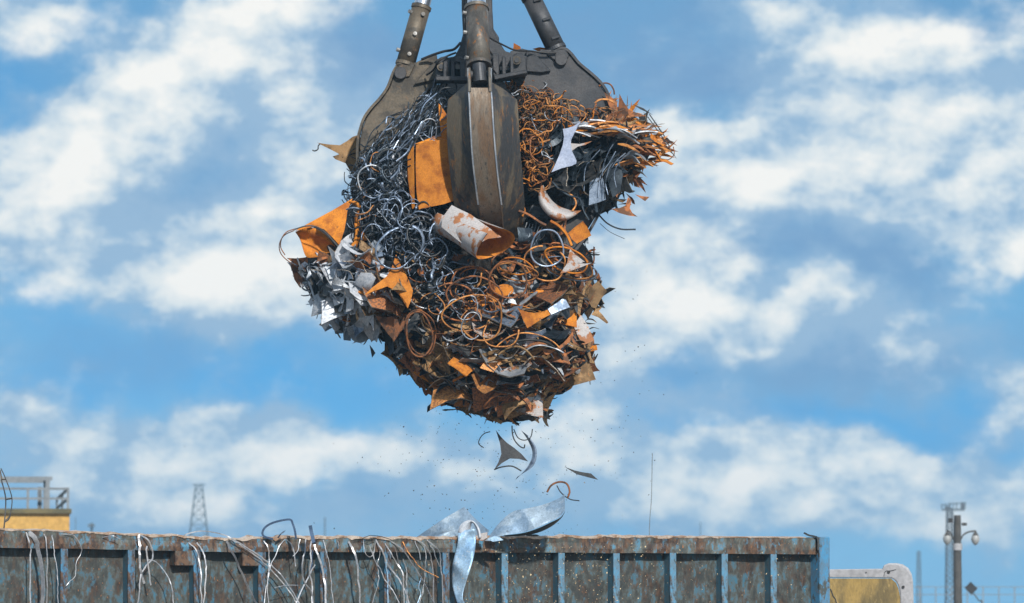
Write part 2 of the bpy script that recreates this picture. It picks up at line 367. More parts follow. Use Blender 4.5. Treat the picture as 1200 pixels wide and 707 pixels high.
def frames(pts, up=None, closed=False):
    n = len(pts); T = []
    for i in range(n):
        a = pts[(i - 1) % n] if closed else pts[max(0, i - 1)]
        b = pts[(i + 1) % n] if closed else pts[min(n - 1, i + 1)]
        d = b - a
        T.append(d.normalized() if d.length > 1e-9 else Vector((0, 0, 1)))
    u0 = Vector(up) if up is not None else Vector((0, 0, 1))
    if abs(u0.dot(T[0])) > 0.97: u0 = Vector((1, 0.2, 0.1))
    out = []
    for t in T:
        u1 = u0 - t * u0.dot(t)
        if u1.length < 1e-4: u1 = t.orthogonal()
        u1.normalize()
        out.append((t, u1, t.cross(u1)))
        if up is None: u0 = u1
    return out
def sweep(pts, wdt, th, up=None, closed=False, n=4, taper=False, twist=0.0):
    """ribbon (n=4) or tube (n>4) along pts, wdt along 'up', th across"""
    pts = [Vector(p) for p in pts]; fr = frames(pts, up, closed); V = []; N = len(pts)
    for i, (p, (t, a, b)) in enumerate(zip(pts, fr)):
        k = 1.0
        if taper: k = max(0.12, min(1.0, 3.5 * min(i, N - 1 - i) / (N - 1)))
        if twist:
            an = twist * i / N; a, b = a * math.cos(an) + b * math.sin(an), b * math.cos(an) - a * math.sin(an)
        for j in range(n):
            if n == 4:
                x, y = ((-.5, -.5), (.5, -.5), (.5, .5), (-.5, .5))[j]
            else:
                an = 2 * math.pi * j / n; x, y = math.cos(an) / 2, math.sin(an) / 2
            V.append(p + a * (x * wdt * k) + b * (y * th))
    F = []; m = N if closed else N - 1
    for i in range(m):
        for j in range(n):
            a0 = i * n + j; a1 = i * n + (j + 1) % n
            b0 = ((i + 1) % N) * n + j; b1 = ((i + 1) % N) * n + (j + 1) % n
            F.append((a0, a1, b1, b0))
    if not closed:
        F += [tuple(range(n - 1, -1, -1)), tuple((N - 1) * n + j for j in range(n))]
    return V, F
def smooth_path(P, k=5):
    """Catmull-Rom through the points"""
    P = [Vector(p) for p in P]
    if len(P) < 3: return [P[0].lerp(P[-1], i / k) for i in range(k + 1)]
    Q = [P[0] * 2 - P[1]] + P + [P[-1] * 2 - P[-2]]; out_ = []
    for i in range(1, len(Q) - 2):
        a, b, c, d = Q[i - 1:i + 3]
        for j in range(k):
            t = j / k
            out_.append(0.5 * ((2 * b) + (c - a) * t + (2 * a - 5 * b + 4 * c - d) * t * t + (3 * b - a - 3 * c + d) * t ** 3))
    out_.append(P[-1])
    return out_
def polar_sheet(outline, bend, thick=0.006, rings=4):
    """star-shaped outline (list of xy) filled with rings, bent out of plane by bend(x,y), given a thickness"""
    n = len(outline); V = [Vector((0, 0, 0))]
    for k in range(1, rings + 1):
        for x, y in outline: V.append(Vector((x * k / rings, y * k / rings, 0)))
    for p in V: p.z = bend(p.x, p.y)
    F = [(0, 1 + i, 1 + (i + 1) % n) for i in range(n)]
    for k in range(1, rings):
        a = 1 + (k - 1) * n; b = 1 + k * n
        for i in range(n): F.append((a + i, b + i, b + (i + 1) % n, a + (i + 1) % n))
    m = len(V)
    V2 = [p + Vector((0, 0, -thick)) for p in V]
    F2 = [tuple(reversed([i + m for i in f])) for f in F]
    e = 1 + (rings - 1) * n
    rim = [V[e + i].copy() for i in range(n)] + [V2[e + i].copy() for i in range(n)]
    F3 = [(2 * m + i, 2 * m + n + i, 2 * m + n + (i + 1) % n, 2 * m + (i + 1) % n) for i in range(n)]
    return V + V2 + rim, F + F2 + F3

# ================================================================== ground
g = bpy.data.meshes.new("ground")
GV = []; GF = []
NG = 41; ext = [-9000, -4000, -1500, -500] + [(-200 + 400 * i / 32) for i in range(33)] + [500, 1500, 4000, 9000]
NG = len(ext)
for j, y in enumerate(ext):
    for i, x in enumerate(ext):
        GV.append((x, y, 0 if abs(x) < 60 and -80 < y < 60 else rnd.uniform(-0.3, 0.1)))
for j in range(NG - 1):
    for i in range(NG - 1):
        a = j * NG + i; GF.append((a, a + 1, a + NG + 1, a + NG))
tag(link("ground", mesh("ground", GV, GF), M['soil']), kind='structure')

# ================================================================== scrap container
TH = R(33)
ce, se = math.cos(TH), math.sin(TH)
WO = Vector((-0.4, -1.2, 0)); WE = Vector((ce, se, 0)); WN = Vector((se, -ce, 0))
ROT = Matrix.Rotation(TH, 3, 'Z')
CAMP = Vector((0, -D, CAM_Z))
def ray(px, py):
    dx = (px - 600) / 6000.0; dy = (353.5 - py) / 6000.0
    return Vector((dx, ct - dy * st, st + dy * ct))
def wall_pt(px, py, off):
    d = ray(px, py); q = WO + WN * off
    return CAMP + d * ((q - CAMP).dot(WN) / d.dot(WN))
def wall_s(px, off): return (wall_pt(px, 650, off) - WO).dot(WE)
def L(s, off, z): return WO + WE * s + WN * off + Vector((0, 0, z))
def interp(x, xs, ys): return float(np.interp(x, xs, ys))
OFF_RIB, OFF_RAIL = 0.115, 0.135
S_END = wall_s(958, OFF_RAIL); S_END2 = wall_s(970, OFF_RAIL)
S_L = wall_s(0, OFF_RAIL) - 3.0
ZT, ZB = 2.845, 2.645
WIDE = 2.5
wag = tag(empty("scrap_container", WO), "long open scrap container with a ribbed wall, peeling blue paint and torn rim", "container")
sx = [S_L, wall_s(0, .15), wall_s(100, .15), wall_s(220, .15), wall_s(270, .15), wall_s(345, .15), wall_s(450, .15), wall_s(600, .15), wall_s(700, .15), S_END]
sagv = [0, 0, -.02, -.06, -.085, -.045, -.05, -.025, -.01, 0]
from mathutils import noise as mn
def jag(s, k, seed=0.0): return mn.noise(Vector((s * k, seed, 3.1)))
def rough_amt(s): return interp(s, [S_L, wall_s(60, .15), wall_s(200, .15), wall_s(500, .15), wall_s(800, .15), wall_s(850, .15), S_END], [.3, .4, 1, 1, .8, .15, .1])
def rail_top(s): return ZT + interp(s, sx, sagv) + rough_amt(s) * (0.022 * jag(s, 3.1) + 0.014 * jag(s, 9.3, 5))
def rail_bot(s): return ZB + 0.35 * interp(s, sx, sagv) + rough_amt(s) * 0.010 * jag(s, 2.0, 9)
def rail_off(s, h): return OFF_RAIL + rough_amt(s) * (0.02 * jag(s, 2.2, 20 + h) + 0.012 * jag(s, 7.0, 30 + h))
# top rail: face, top and underside as one dented channel
V = []; F = []; NS = 420; prof = 7
for i in range(NS + 1):
    s = S_L + (S_END - S_L) * i / NS
    zt, zb = rail_top(s), rail_bot(s)
    V += [L(s, 0.01, zb), L(s, rail_off(s, 0) - .004, zb), L(s, rail_off(s, 1), zb + .05), L(s, rail_off(s, 2) - .01 * rough_amt(s), (zt + zb) / 2 + .02),
          L(s, rail_off(s, 3), zt), L(s, 0.05, zt - .004 + .02 * rough_amt(s) * jag(s, 6, 50)), L(s, -0.04, zt + .012 * rough_amt(s) * jag(s, 8, 60))]
    if i:
        a = (i - 1) * prof; b = i * prof
        F += [(a + k, b + k, b + k + 1, a + k + 1) for k in range(prof - 1)]
V = [p for p in V]
mb = MB().add(V, F)
k = NS * prof
mb.F += [tuple(range(k, k + prof))]
rail = mb.build("top_rail", M['w_rail'], wag)
# torn bright lip along the rim
V = []; F = []; s0, s1 = wall_s(-60, .15), wall_s(945, .15); NS = 900; j = 0
for i in range(NS + 1):
    s = s0 + (s1 - s0) * i / NS; ra = rough_amt(s)
    zt = rail_top(s); o_ = rail_off(s, 3)
    drop = (0.010 + 0.022 * max(0, jag(s, 5, 77) + .25) + 0.014 * max(0, jag(s, 23, 78))) * (0.35 + ra * .75)
    lift = 0.006 + ra * 0.018 * max(0, jag(s, 11, 79))
    V += [L(s, o_ + .006, zt - drop), L(s, o_ + .010, zt + lift * .4), L(s, o_ - .02, zt + lift), L(s, .02, zt + .008 + lift)]
    if i:
        a = (i - 1) * 4; b = i * 4
        F += [(a + q, b + q, b + q + 1, a + q + 1) for q in range(3)]
MB().add(V, F).build("torn_lip", M['w_torn'], wag)
# side panel, dented between the ribs
V = []; F = []; NXp, NZp = 300, 16
for i in range(NXp + 1):
    s = S_L + (S_END - S_L) * i / NXp
    for j in range(NZp + 1):
        z = 0.25 + (2.66 - 0.25) * j / NZp
        V.append(L(s, 0.0 + 0.022 * jag(s, 1.7, z * 1.3) + 0.01 * jag(s, 5, z * 4), z))
for i in range(NXp):
    for j in range(NZp):
        a = i * (NZp + 1) + j; F.append((a, a + NZp + 1, a + NZp + 2, a + 1))
MB().add(V, F).build("side_panel", M['w_panel'], wag, smooth=True)
rib_px = [71, 150, 227, 303, 375, 450, 518.5, 588, 654, 718, 785, 845.5, 903]
rib_s = [wall_s(p, OFF_RIB) for p in rib_px]
rib_s = [rib_s[0] - 0.84 * k for k in (3, 2, 1)] + rib_s
RW = 0.082
for n_, s in enumerate(rib_s):
    mb = MB()
    m0 = mesh("x", [], [])
    # web and narrow front flange of the rib, bent a little where it was hit
    V = []; F = []
    for j in range(9):
        z = 0.3 + (2.652 - 0.3) * j / 8
        dx = 0.012 * jag(s, 3, z * 1.5)
        V += [L(s + dx, -0.02, z), L(s + dx, OFF_RIB - .004, z), L(s + dx + 0.018, OFF_RIB - .004, z), L(s + dx + 0.018, -0.02, z)]
        if j:
            a = (j - 1) * 4; b = j * 4
            F += [(a + k, a + (k + 1) % 4, b + (k + 1) % 4, b + k) for k in range(4)]
    F += [(0, 3, 2, 1), tuple(32 + i for i in range(4))]
    web = MB().add(V, F).build("rib", M['w_web'], wag)
    V = []; F = []
    for j in range(9):
        z = 0.3 + (2.650 - 0.3) * j / 8
        dx = 0.012 * jag(s, 3, z * 1.5)
        w_ = RW + .008 * jag(s, 5, z * 6)
        V += [L(s + dx - .004, OFF_RIB - .002, z), L(s + dx - .004, OFF_RIB + .014, z), L(s + dx + w_, OFF_RIB + .014, z), L(s + dx + w_, OFF_RIB - .002, z)]
        if j:
            a = (j - 1) * 4; b = j * 4
            F += [(a + k, a + (k + 1) % 4, b + (k + 1) % 4, b + k) for k in range(4)]
    F += [(0, 3, 2, 1), tuple(32 + i for i in range(4))]
    MB().add(V, F).build("flange", M['w_rib' if n_ > 9 else 'w_ribdull'], web)
for pa, pb in ((205, 228), (284, 304), (784, 790)):
    if pa > 700: continue
    sa, sb = wall_s(pa, .12), wall_s(pb, .12)
    MB().box(L((sa + sb) / 2, 0.065, 2.555), (sb - sa, 0.125, 0.185), ROT).build("gusset", M['w_rail'], wag, bevel=.008)
# corner post, end walls, far wall, floor, foot rail
MB().box(L((S_END + S_END2) / 2 + .002, 0.045, 1.50), (S_END2 - S_END, 0.27, 2.71), ROT).build("corner_post", M['w_post'], wag, bevel=.01)
MB().box(L(S_END2 - .07, -WIDE / 2 - .1, 1.45), (0.12, WIDE, 2.5), ROT).build("end_wall", M['w_panel'], wag)
MB().box(L(S_L + .06, -WIDE / 2 - .1, 1.45), (0.12, WIDE, 2.5), ROT).build("end_wall", M['w_panel'], wag)
MB().box(L((S_L + S_END2) / 2, -WIDE - .05, 1.45), (S_END2 - S_L - .3, 0.1, 2.5), ROT).build("far_wall", M['w_panel'], wag)
MB().box(L((S_L + S_END2) / 2, -WIDE / 2, 0.2), (S_END2 - S_L - .3, WIDE - .2, 0.12), ROT).build("floor_plate", M['w_panel'], wag)
MB().box(L((S_L + S_END) / 2, 0.07, 0.19), (S_END - S_L - .02, 0.2, 0.24), ROT).build("foot_rail", M['w_rail'], wag)

# ================================================================== vehicle beside the container
def tract(base, px, py, Y): return W(px, py, Y)
YV = 4.2
veh = tag(empty("vehicle_cab", (W(1022, 700, YV + 1).x, YV + 1, 0)), "off-white rounded vehicle cab with cracked ochre window, right of the container", "vehicle")
outer = [(965, 667.5), (1034, 666.5), (1036, 662.5), (1041, 660.3), (1050, 660), (1058, 661.5), (1064.5, 666), (1068.5, 673), (1070, 682), (1070.5, 700), (1071, 760), (1071, 868), (965, 868)]
inner = [(965, 677), (1044, 677.5), (1049.5, 681), (1053, 689), (1055, 700), (1056, 760), (965, 760)]
V = []; F = []
# frame: outer skin built as bands between outer and inner outlines
o2 = outer[:11]; i2 = inner[:6]
def resample(P, n):
    P = [Vector((a, b)) for a, b in P]; Ls = [0]
    for a, b in zip(P, P[1:]): Ls.append(Ls[-1] + (b - a).length)
    r = []
    for k in range(n):
        t = Ls[-1] * k / (n - 1); j = max(i for i in range(len(Ls)) if Ls[i] <= t + 1e-9); j = min(j, len(P) - 2)
        r.append(P[j].lerp(P[j + 1], (t - Ls[j]) / max(1e-9, Ls[j + 1] - Ls[j])))
    return r
oo = outer[:11]; ii = [(965, 677), (1034, 677.3), (1036, 677.4), (1040, 677.4), (1044, 677.8), (1047, 679.2), (1050, 681.8), (1052, 685.5), (1053.5, 690), (1055, 700), (1056, 760)]
for (ax, ay), (bx, by) in zip(oo, ii):
    V += [W(ax, ay, YV + 1.6), W(ax, ay, YV + .02), W(ax + (bx - ax) * .12, ay + (by - ay) * .12, YV), W(bx + (ax - bx) * .08, by + (ay - by) * .08, YV + .005), W(bx, by, YV + .015), W(bx, by, YV + .04)]
for k in range(len(oo) - 1):
    for q in range(5):
        a = k * 6 + q; F.append((a, a + 6, a + 7, a + 1))
MB().add(V, F).build("body_frame", M['cream'], veh, smooth=False)
MB().prism([(966, 678), (1044, 678), (1050, 683), (1053, 690), (1055, 700), (1056, 759), (966, 759)], YV + .02, YV + .04).build("rear_window", M['ochre'], veh)
MB().prism([(965, 760), (1071, 760), (1071, 868), (965, 868)], YV + .03, YV + 1.6).build("lower_body", M['cream'], veh)
cr = [(961, 690), (963.5, 691), (965, 695), (966.5, 699), (969, 702), (970, 706), (972.5, 710)]
cr = [(x + 10, y) for x, y in cr]
Vc, Fc = sweep([W(x, y, YV + .016) for x, y in cr], .012, .004, up=(1, 0, 0), n=4)
MB().add(Vc, Fc).build("crack", M['hose'], veh)
for px, py in ((1041.5, 670.5), (1058.5, 688), (1015, 671)):
    r = .018 if px != 1015 else .008
    p = W(px, py, YV - .002); MB().cyl(p + Vector((0, .01, 0)), p - Vector((0, .008, 0)), r, n=14).build("bolt", M['hose'], veh)
Vc, Fc = sweep([W(x, y, YV - .006) for x, y in [(1036, 675), (1036.5, 670.5), (1039, 669), (1044, 669), (1050, 667.5)]], .006, .006, n=5)
MB().add(Vc, Fc).build("bracket", M['hose'], veh)
for yy in (YV + .4, YV + 1.3):
    pw = Vector((W(1071, 700, YV).x - .1, yy, .38)); MB().cyl(pw, pw - Vector((.22, 0, 0)), .38, n=28).build("wheel", M['hose'], veh, smooth=False)

# ================================================================== ochre building with railings
YB = 100.0; SB = S(YB)
bl = W(-420, 600, YB); br = W(81.5, 600, YB)
bz = W(40, 602, YB).z
bld = tag(empty("ochre_building", (br.x, YB, 0), R(6.5)), "flat-roofed ochre building behind the left end of the container, with grey railings on its roof", "building")
MB().box(((bl.x + br.x) / 2, YB + 7, bz / 2), (br.x - bl.x, 14, bz)).build("wall", M['yellow'], bld)
zt = W(40, 596.5, YB).z
MB().box(((bl.x + br.x) / 2, YB + 6.95, (bz + zt) / 2 + .002), (br.x - bl.x + .12, 14.2, zt - bz)).build("roof_edge", M['roofcap'], bld)
mb = MB()
zr = W(40, 573, YB).z; zm = W(40, 584.5, YB).z
for z in (zr, zm): mb.beam((bl.x, YB, z), (br.x - .03, YB, z), .07, .07); mb.beam((br.x - .05, YB, z), (br.x - .05, YB + 14, z), .072, .072)
for k in range(18):
    x = br.x - .05 - k * 1.25; mb.box((x, YB, (zt + zr) / 2), (.075, .075, zr - zt))
for k in range(1, 3): mb.box((br.x - .05, YB + k * 7 - .1, (zt + zr) / 2), (.07, .07, zr - zt))
mb.build("railing", M['railing'], bld)
mb = MB(); zh = W(40, 559.5, YB).z; x1 = W(57, 600, YB).x
for y in (YB + 1.5, YB + 4.5):
    mb.beam((bl.x, y, zh), (x1 + .15, y, zh), .12, .12)
for x in (x1, x1 - 5.2, x1 - 10.4):
    mb.box((x, YB + 1.5, (zt + zh) / 2), (.13, .13, zh - zt)); mb.box((x, YB + 4.5, (zt + zh) / 2), (.13, .13, zh - zt)); mb.beam((x, YB + 1.5, zh), (x, YB + 4.5, zh), .1, .1)
mb.build("roof_frame", M['railing'], bld)
mb = MB()
for px in (46.5, 47.8): mb.box((W(px, 600, YB).x, YB + .7, zt + .35), (.1, .1, .7))
mb.build("roof_vent", M['railing'], bld)

# ================================================================== lattice pylons and masts far behind
def lattice(name, px, ytop, Y, wt, wb, label, cat, arms=0, panels=9, thick=None, group=None, base_at=None):
    base = W(px, 723, Y); H = W(px, ytop, Y).z; sc_ = S(Y)
    e = tag(empty(name, (base.x, Y, 0)), label, cat, group)
    # widths given in photo pixels at the top and at photo height 632
    zb = W(px, 632, Y).z
    k = (wb - wt) * sc_ / max(H * .45, abs(H - zb)); th = thick or 0.45 * sc_
    def hw(z): return (wt * sc_ + k * (H - z)) / 2
    zs = [H * (1 - (1 - i / panels) ** 1.25) for i in range(panels + 1)]
    leg = MB(); br_ = MB()
    for sx_, sy_ in ((-1, -1), (1, -1), (1, 1), (-1, 1)):
        leg.beam((base.x + sx_ * hw(0), Y + sy_ * hw(0), 0), (base.x + sx_ * hw(H), Y + sy_ * hw(H), H), th * 1.5, th * 1.5)
    for a, b in zip(zs, zs[1:]):
        c4 = [(-1, -1), (1, -1), (1, 1), (-1, 1)]
        for (ax, ay), (bx, by) in zip(c4, c4[1:] + c4[:1]):
            br_.beam((base.x + ax * hw(a), Y + ay * hw(a), a), (base.x + bx * hw(b), Y + by * hw(b), b), th, th)
            br_.beam((base.x + bx * hw(a), Y + by * hw(a), a), (base.x + ax * hw(b), Y + ay * hw(b), b), th, th)
            br_.beam((base.x + ax * hw(b), Y + ay * hw(b), b), (base.x + bx * hw(b), Y + by * hw(b), b), th, th)
    leg.build("leg_frame", M['pylon'], e); br_.build("bracing", M['pylon'], e)
    if arms:
        a_ = MB()
        a_.box((base.x, Y, H), (arms * sc_, arms * sc_ * .6, 2 * th)).build("platform", M['pylon'], e)
    return e, base, H
lattice("lattice_pylon", 232.5, 568, 700, 7.5, 25, "lattice pylon rising behind the container rim, left of centre, with a narrow flat top", "pylon", arms=14, panels=14)
lattice("lattice_pylon", 1077, 646, 760, 3, 4.5, "slim distant lattice mast between the cab and the lamp post", "pylon", panels=12, thick=.07)
def mast(px, ytop, Y, wpx, label, ybot=723, name="mast"):
    b = W(px, ybot, Y); t_ = W(px, ytop, Y)
    e = tag(empty(name, (b.x, Y, 0)), label, "mast")
    MB().cyl((b.x, Y, 0), (b.x, Y, t_.z), wpx * S(Y) / 2, wpx * S(Y) * .35, 10).build("pole", M['pylon'], e)
    return e
m_ = mast(107, 613, 420, 4, "small blurred grey post just right of the ochre building")
p = W(107, 616, 420); MB().box(p, (7 * S(420), 1.0, 3 * S(420))).build("head", M['pylon'], m_)
mast(380.5, 606, 700, 2.2, "faint thin distant mast left of the falling flakes")
mast(88, 606, 500, 1.2, "faint thin pole close to the ochre building's corner")
mast(821, 612, 900, 1.5, "faint thin distant mast behind the right half of the rim")
# thin whip aerial
a0 = W(760.5, 640, 14.0); a1 = W(764.5, 531, 14.0)
e = tag(empty("whip_aerial", (a0.x - .03, 14, 0)), "hair-thin upright whip aerial standing behind the right half of the container", "aerial")
Vc, Fc = sweep(smooth_path([Vector((a0.x - .04, 14, 0)), a0, (a0 + a1) / 2 + Vector((.01, 0, 0)), a1], 6), .010, .010, n=5)
MB().add(Vc, Fc).build("rod", M['railing'], e)

# ------------------------------------------------ lamp post and tower on the right
YL = 70.0; s_ = S(YL)
bx = W(1122.5, 700, YL)
lp = tag(empty("lamp_post", (bx.x, YL, 0)), "stout weathered lamp post with two hanging globe lamps on curved arms", "lamp post")
topz = W(1122, 604, YL).z
MB().cyl((bx.x, YL, 0), (bx.x, YL, topz), 6 * s_, 4.0 * s_, 12).build("pole", M['pole'], lp)
MB().cyl((bx.x, YL, W(0, 645, YL).z), (bx.x, YL, W(0, 637, YL).z), 5.4 * s_, n=12).build("clamp_band", M['cream'], lp)
MB().box(W(1130, 614.5, YL), (5 * s_, .3, 3.2 * s_)).build("junction_box", M['pole'], lp)
MB().box(W(1114, 610, YL - .1), (5 * s_, .3, 5 * s_)).build("junction_box", M['hose'], lp)
for sgn, px, py in ((-1, 1110, 631), (1, 1143, 631)):
    arm = smooth_path([W(1122 + sgn * 3, 634, YL), W(1122 + sgn * 7, 627, YL), W((px + 1122) / 2 + sgn * 3, 623.5, YL), W(px, 622.5, YL), W(px, 625, YL)], 5)
    Vc, Fc = sweep(arm, 2.0 * s_, 2.0 * s_, n=6)
    ao = MB().add(Vc, Fc).build("lamp_arm", M['pole'], lp)
    V = []; F = []; prof_ = [(623, 1.0), (625, 2.2), (628, 4.0), (631, 5.0), (634, 4.6), (637, 3.0), (639, .8)]
    for j, (yy, rr) in enumerate(prof_):
        for i in range(14):
            t_ = 2 * math.pi * i / 14; V.append(W(px, yy, YL) + Vector((math.cos(t_) * rr * s_, math.sin(t_) * rr * s_, 0)))
        if j: F += [((j - 1) * 14 + i, (j - 1) * 14 + (i + 1) % 14, j * 14 + (i + 1) % 14, j * 14 + i) for i in range(14)]
    lo = MB().add(V[:42], [f for f in F if max(f) < 42] + [tuple(range(14))]).build("lamp_hood", M['pole'], lp, smooth=True)
    gl = [tuple(i - 28 for i in f) for f in F if min(f) >= 28]
    MB().add(V[28:], gl + [tuple(range(56, 70))]).build("lamp_globe", M['glass'], lo, smooth=True)
te, tb, tH = lattice("lattice_tower", 1113.5, 596, 330, 6.5, 9, "slim lattice tower with a railed platform, directly behind the lamp post", "tower", panels=26, thick=.045)
mb = MB(); sct = S(330)
for px in (1104, 1108, 1113, 1117, 1121, 1126, 1130.5):
    mb.beam(W(px, 597, 330), W(px + (px - 1115) * .06, 588.5 if px > 1110 else 591, 330), 1.0 * sct, 1.0 * sct)
mb.beam(W(1103.5, 592, 330), W(1131, 589.5, 330), 1.0 * sct, 1.0 * sct)
mb.box(W(1117, 597.5, 330), (26 * sct, 8 * sct, 2.2 * sct)); mb.box(W(1128.5, 593, 330), (3.5 * sct, 3 * sct, 8 * sct)); mb.box(W(1111, 595, 330), (6 * sct, 3 * sct, 3.5 * sct))
mb.build("platform", M['pylon'], te)
# footbridge railing far right, with a floodlight
YR = 240; sr = S(YR)
rl = tag(empty("railing_fence", (W(1160, 700, YR).x, YR, 0)), "long pale-blue blurred railing crossing behind the lamp post at the right edge", "railing")
mb = MB(); 
for yy in (688, 697): mb.beam(W(1071, yy, YR), W(1330, yy, YR), .9 * sr, .9 * sr)
mb.build("handrail", M['railing'], rl)
for k in range(14):
    x = 1078 + k * 18.5; o_ = MB().beam((W(x, 688, YR).x, YR, 0), W(x, 687.5, YR), 1.3 * sr, 1.3 * sr).build("fence_post", M['railing'], rl)
YF = 90
fl = tag(empty("floodlight", (W(1152, 720, YF).x, YF, 0)), "small dark tilted floodlight on a thin bent pole just right of the lamp post", "floodlight")
Vc, Fc = sweep(smooth_path([Vector((W(1152, 720, YF).x, YF, 0)), W(1151, 712, YF), W(1147, 704, YF), W(1139, 693, YF)], 5), 1.5 * S(YF), 1.5 * S(YF), n=6)
MB().add(Vc, Fc).build("pole", M['pole'], fl)
a, b = W(1134, 685.5, YF), W(1142, 693.5, YF)
MB().beam(a, b, 3.6 * S(YF), .25).build("lamp_housing", M['hose'], fl)
# chain-like bent strip sticking up at the left edge
def ribbon_obj(name, pts, wpx, Y=None, mat='strap', k=5, thick=.004, up=(1, 0, 0), pfun=None, parent=None, n=4, taper=False, smoothp=True):
    P = [(pfun(*p) if pfun else W(p[0], p[1], Y if len(p) < 3 else p[2])) for p in pts]
    if smoothp: P = smooth_path(P, k)
    Vc, Fc = sweep(P, wpx * .0098, thick, up=up, n=n, taper=taper)
    return MB().add(Vc, Fc).build(name, M[mat], parent)
YN = -4.4
ch = tag(empty("lattice_strip", W(4, 622, YN)), "thin dark ladder-like perforated strip curling up at the left edge of the picture", "metal strip")
ribbon_obj("side_rail", [(1, 549), (6.5, 561), (14, 584), (12, 603), (10, 609), (6, 612)], 1.1, YN, 'dark', parent=ch, thick=.01)
ribbon_obj("side_rail", [(1.5, 562), (6.5, 583), (6, 603), (4, 626)], 1.4, YN, 'dark', parent=ch, thick=.012)
for a, b in (((1.6, 562), (7.2, 562)), ((6.6, 585.5), (14, 584)), ((6, 611), (12.5, 604)), ((0, 551), (2, 562))):
    ribbon_obj("rung", [a, b], 1.6, YN, 'grab', parent=ch, thick=.01)

# ================================================================== the grab
GA = W(560, -150, 0)
grab = tag(empty("scrap_grab", W(560, 78, 0)), "worn steel orange-peel grab with hydraulic cylinders and curved tines, holding the bundle of scrap", "grab")
def piece(name, pts, front, back, mat, parent, bevel=.012): return MB().prism(pts, front, back).build(name, M[mat], parent, bevel=bevel)
# head above the frame and central post
hd = MB().cyl(GA + Vector((0, 0, -.15)), GA + Vector((0, 0, .35)), .45, n=28).build("grab_head", M['grab'], grab)
MB().box(GA + Vector((0, 0, .75)), (.3, .5, .8)).build("hanger", M['grab'], hd, bevel=.03)
MB().cyl(GA + Vector((0, -.35, 1.0)), GA + Vector((0, .35, 1.0)), .11, n=18).build("hanger_pin", M['bolt'], hd)
post = piece("centre_post", [(541, -150), (541, 10), (542.5, 40), (539, 54), (533, 66), (512, 70), (509, 95), (616, 91), (618, 66), (606, 64), (592, 60), (584.5, 48), (578.5, 36), (577, 10), (574, -150)], -.62, -.25, 'grabdark', grab)
piece("side_cheek", [(575.5, 28), (579, 35), (585, 44), (584.5, 50), (577.5, 46)], -.24, -.1, 'grabdark', post)
# lug brackets either side of the centre cylinder
for nm, segs in (("l", [("p", [(511, 90), (511, 74), (515, 67.5), (521, 66), (527, 68), (528, 91)]), ("b", [(510, 89.5), (548, 89.5), (548, 95.5), (511, 94.5)]), ("b", [(519.5, 72), (524, 71.5), (524, 91), (519.5, 91)]), ("b", [(528.5, 72), (533, 72), (533, 91), (528.5, 91)]), ("b", [(533.5, 66.5), (541.5, 66.5), (541.5, 73), (533.5, 73)]), ("b", [(539, 68), (545, 68), (545, 92), (539, 92)])]),
                 ("r", [("p", [(601, 86), (600, 66), (606, 62), (612, 62.5), (616.5, 67), (617, 85)]), ("b", [(578, 88.5), (617.5, 81.5), (618, 86), (580, 94)]), ("b", [(577, 62), (584.5, 62.5), (585, 88), (578, 89)]), ("b", [(588, 66), (592.5, 66), (593, 87), (588.5, 88)]), ("b", [(597.5, 66), (601.5, 66), (602, 85), (598, 86)])])):
    root = MB(); root.prism(segs[0][1], -.80, -.66); root.prism(segs[1][1], -.93, -.63)
    ro = root.build("lug_bracket", M['grabdark'], grab, bevel=.01)
    for kind, pts in segs[2:]: MB().prism(pts, -.91, -.63).build("lug_plate", M['grabdark'], ro, bevel=.01)
for px, py, par, r, mt, yy in ((517, 78.5, grab, 5, 'grab', -.83), (605.5, 71, grab, 5.2, 'grab', -.83), (536.8, 78, grab, 3.6, 'bolt', -.74), (594, 80, grab, 2.6, 'bolt', -.74), (587.5, 80.5, grab, 2.0, 'bolt', -.74)):
    p = W(px, py, yy); o_ = MB().cyl(p + Vector((0, .05, 0)), p - Vector((0, .03, 0)), r * .0098, n=20).build("hinge_pin", M[mt], grab)
    if r > 4: MB().cyl(p - Vector((0, .03, 0)), p - Vector((0, .045, 0)), r * .0055, n=16).build("pin_cap", M['bolt'] if False else M['grabdark'], o_)

def side_tine(sgn, outer_, inner_, pin, hinge, Y0, mat):
    t = MB().prism(outer_ + inner_[::-1], Y0 - .07, Y0 + .09).build("tine", M[mat], grab, bevel=.012)
    # wide wearing plate along the outer edge
    V = []; F = []; P = [W(x, y, Y0) for x, y in smooth2(outer_[3:])]
    for i, p in enumerate(P):
        a = P[max(0, i - 1)]; b = P[min(len(P) - 1, i + 1)]; d = (b - a); n_ = Vector((d.z, 0, -d.x)).normalized() * sgn * -1
        wd = .10
        for yy, q in ((-wd, .035), (0, .0), (wd, .0)):
            V.append(p + Vector((0, yy, 0)) + n_ * 0.004); V.append(p + Vector((0, yy, 0)) + n_ * .034)
        if i:
            a0 = (i - 1) * 6; b0 = i * 6
            F += [(a0, a0 + 2, b0 + 2, b0), (a0 + 2, a0 + 4, b0 + 4, b0 + 2), (a0 + 1, b0 + 1, b0 + 3, a0 + 3), (a0 + 3, b0 + 3, b0 + 5, a0 + 5), (a0, b0, b0 + 1, a0 + 1), (a0 + 4, a0 + 5, b0 + 5, b0 + 4)]
    MB().add(V, F).build("wear_plate", M[mat], t, smooth=False)
    MB().prism(hinge, Y0 - .12, Y0 - .072).build("hinge_plate", M[mat], t, bevel=.01)
    p = W(pin[0], pin[1], Y0); o_ = MB().cyl(p + Vector((0, .16, 0)), p - Vector((0, .13, 0)), .072, n=22).build("pivot_pin", M['grabdark'], t, bevel=.006)
    return t
def smooth2(P, k=4):
    q = smooth_path([Vector((a, b, 0)) for a, b in P], k); return [(p.x, p.y) for p in q]
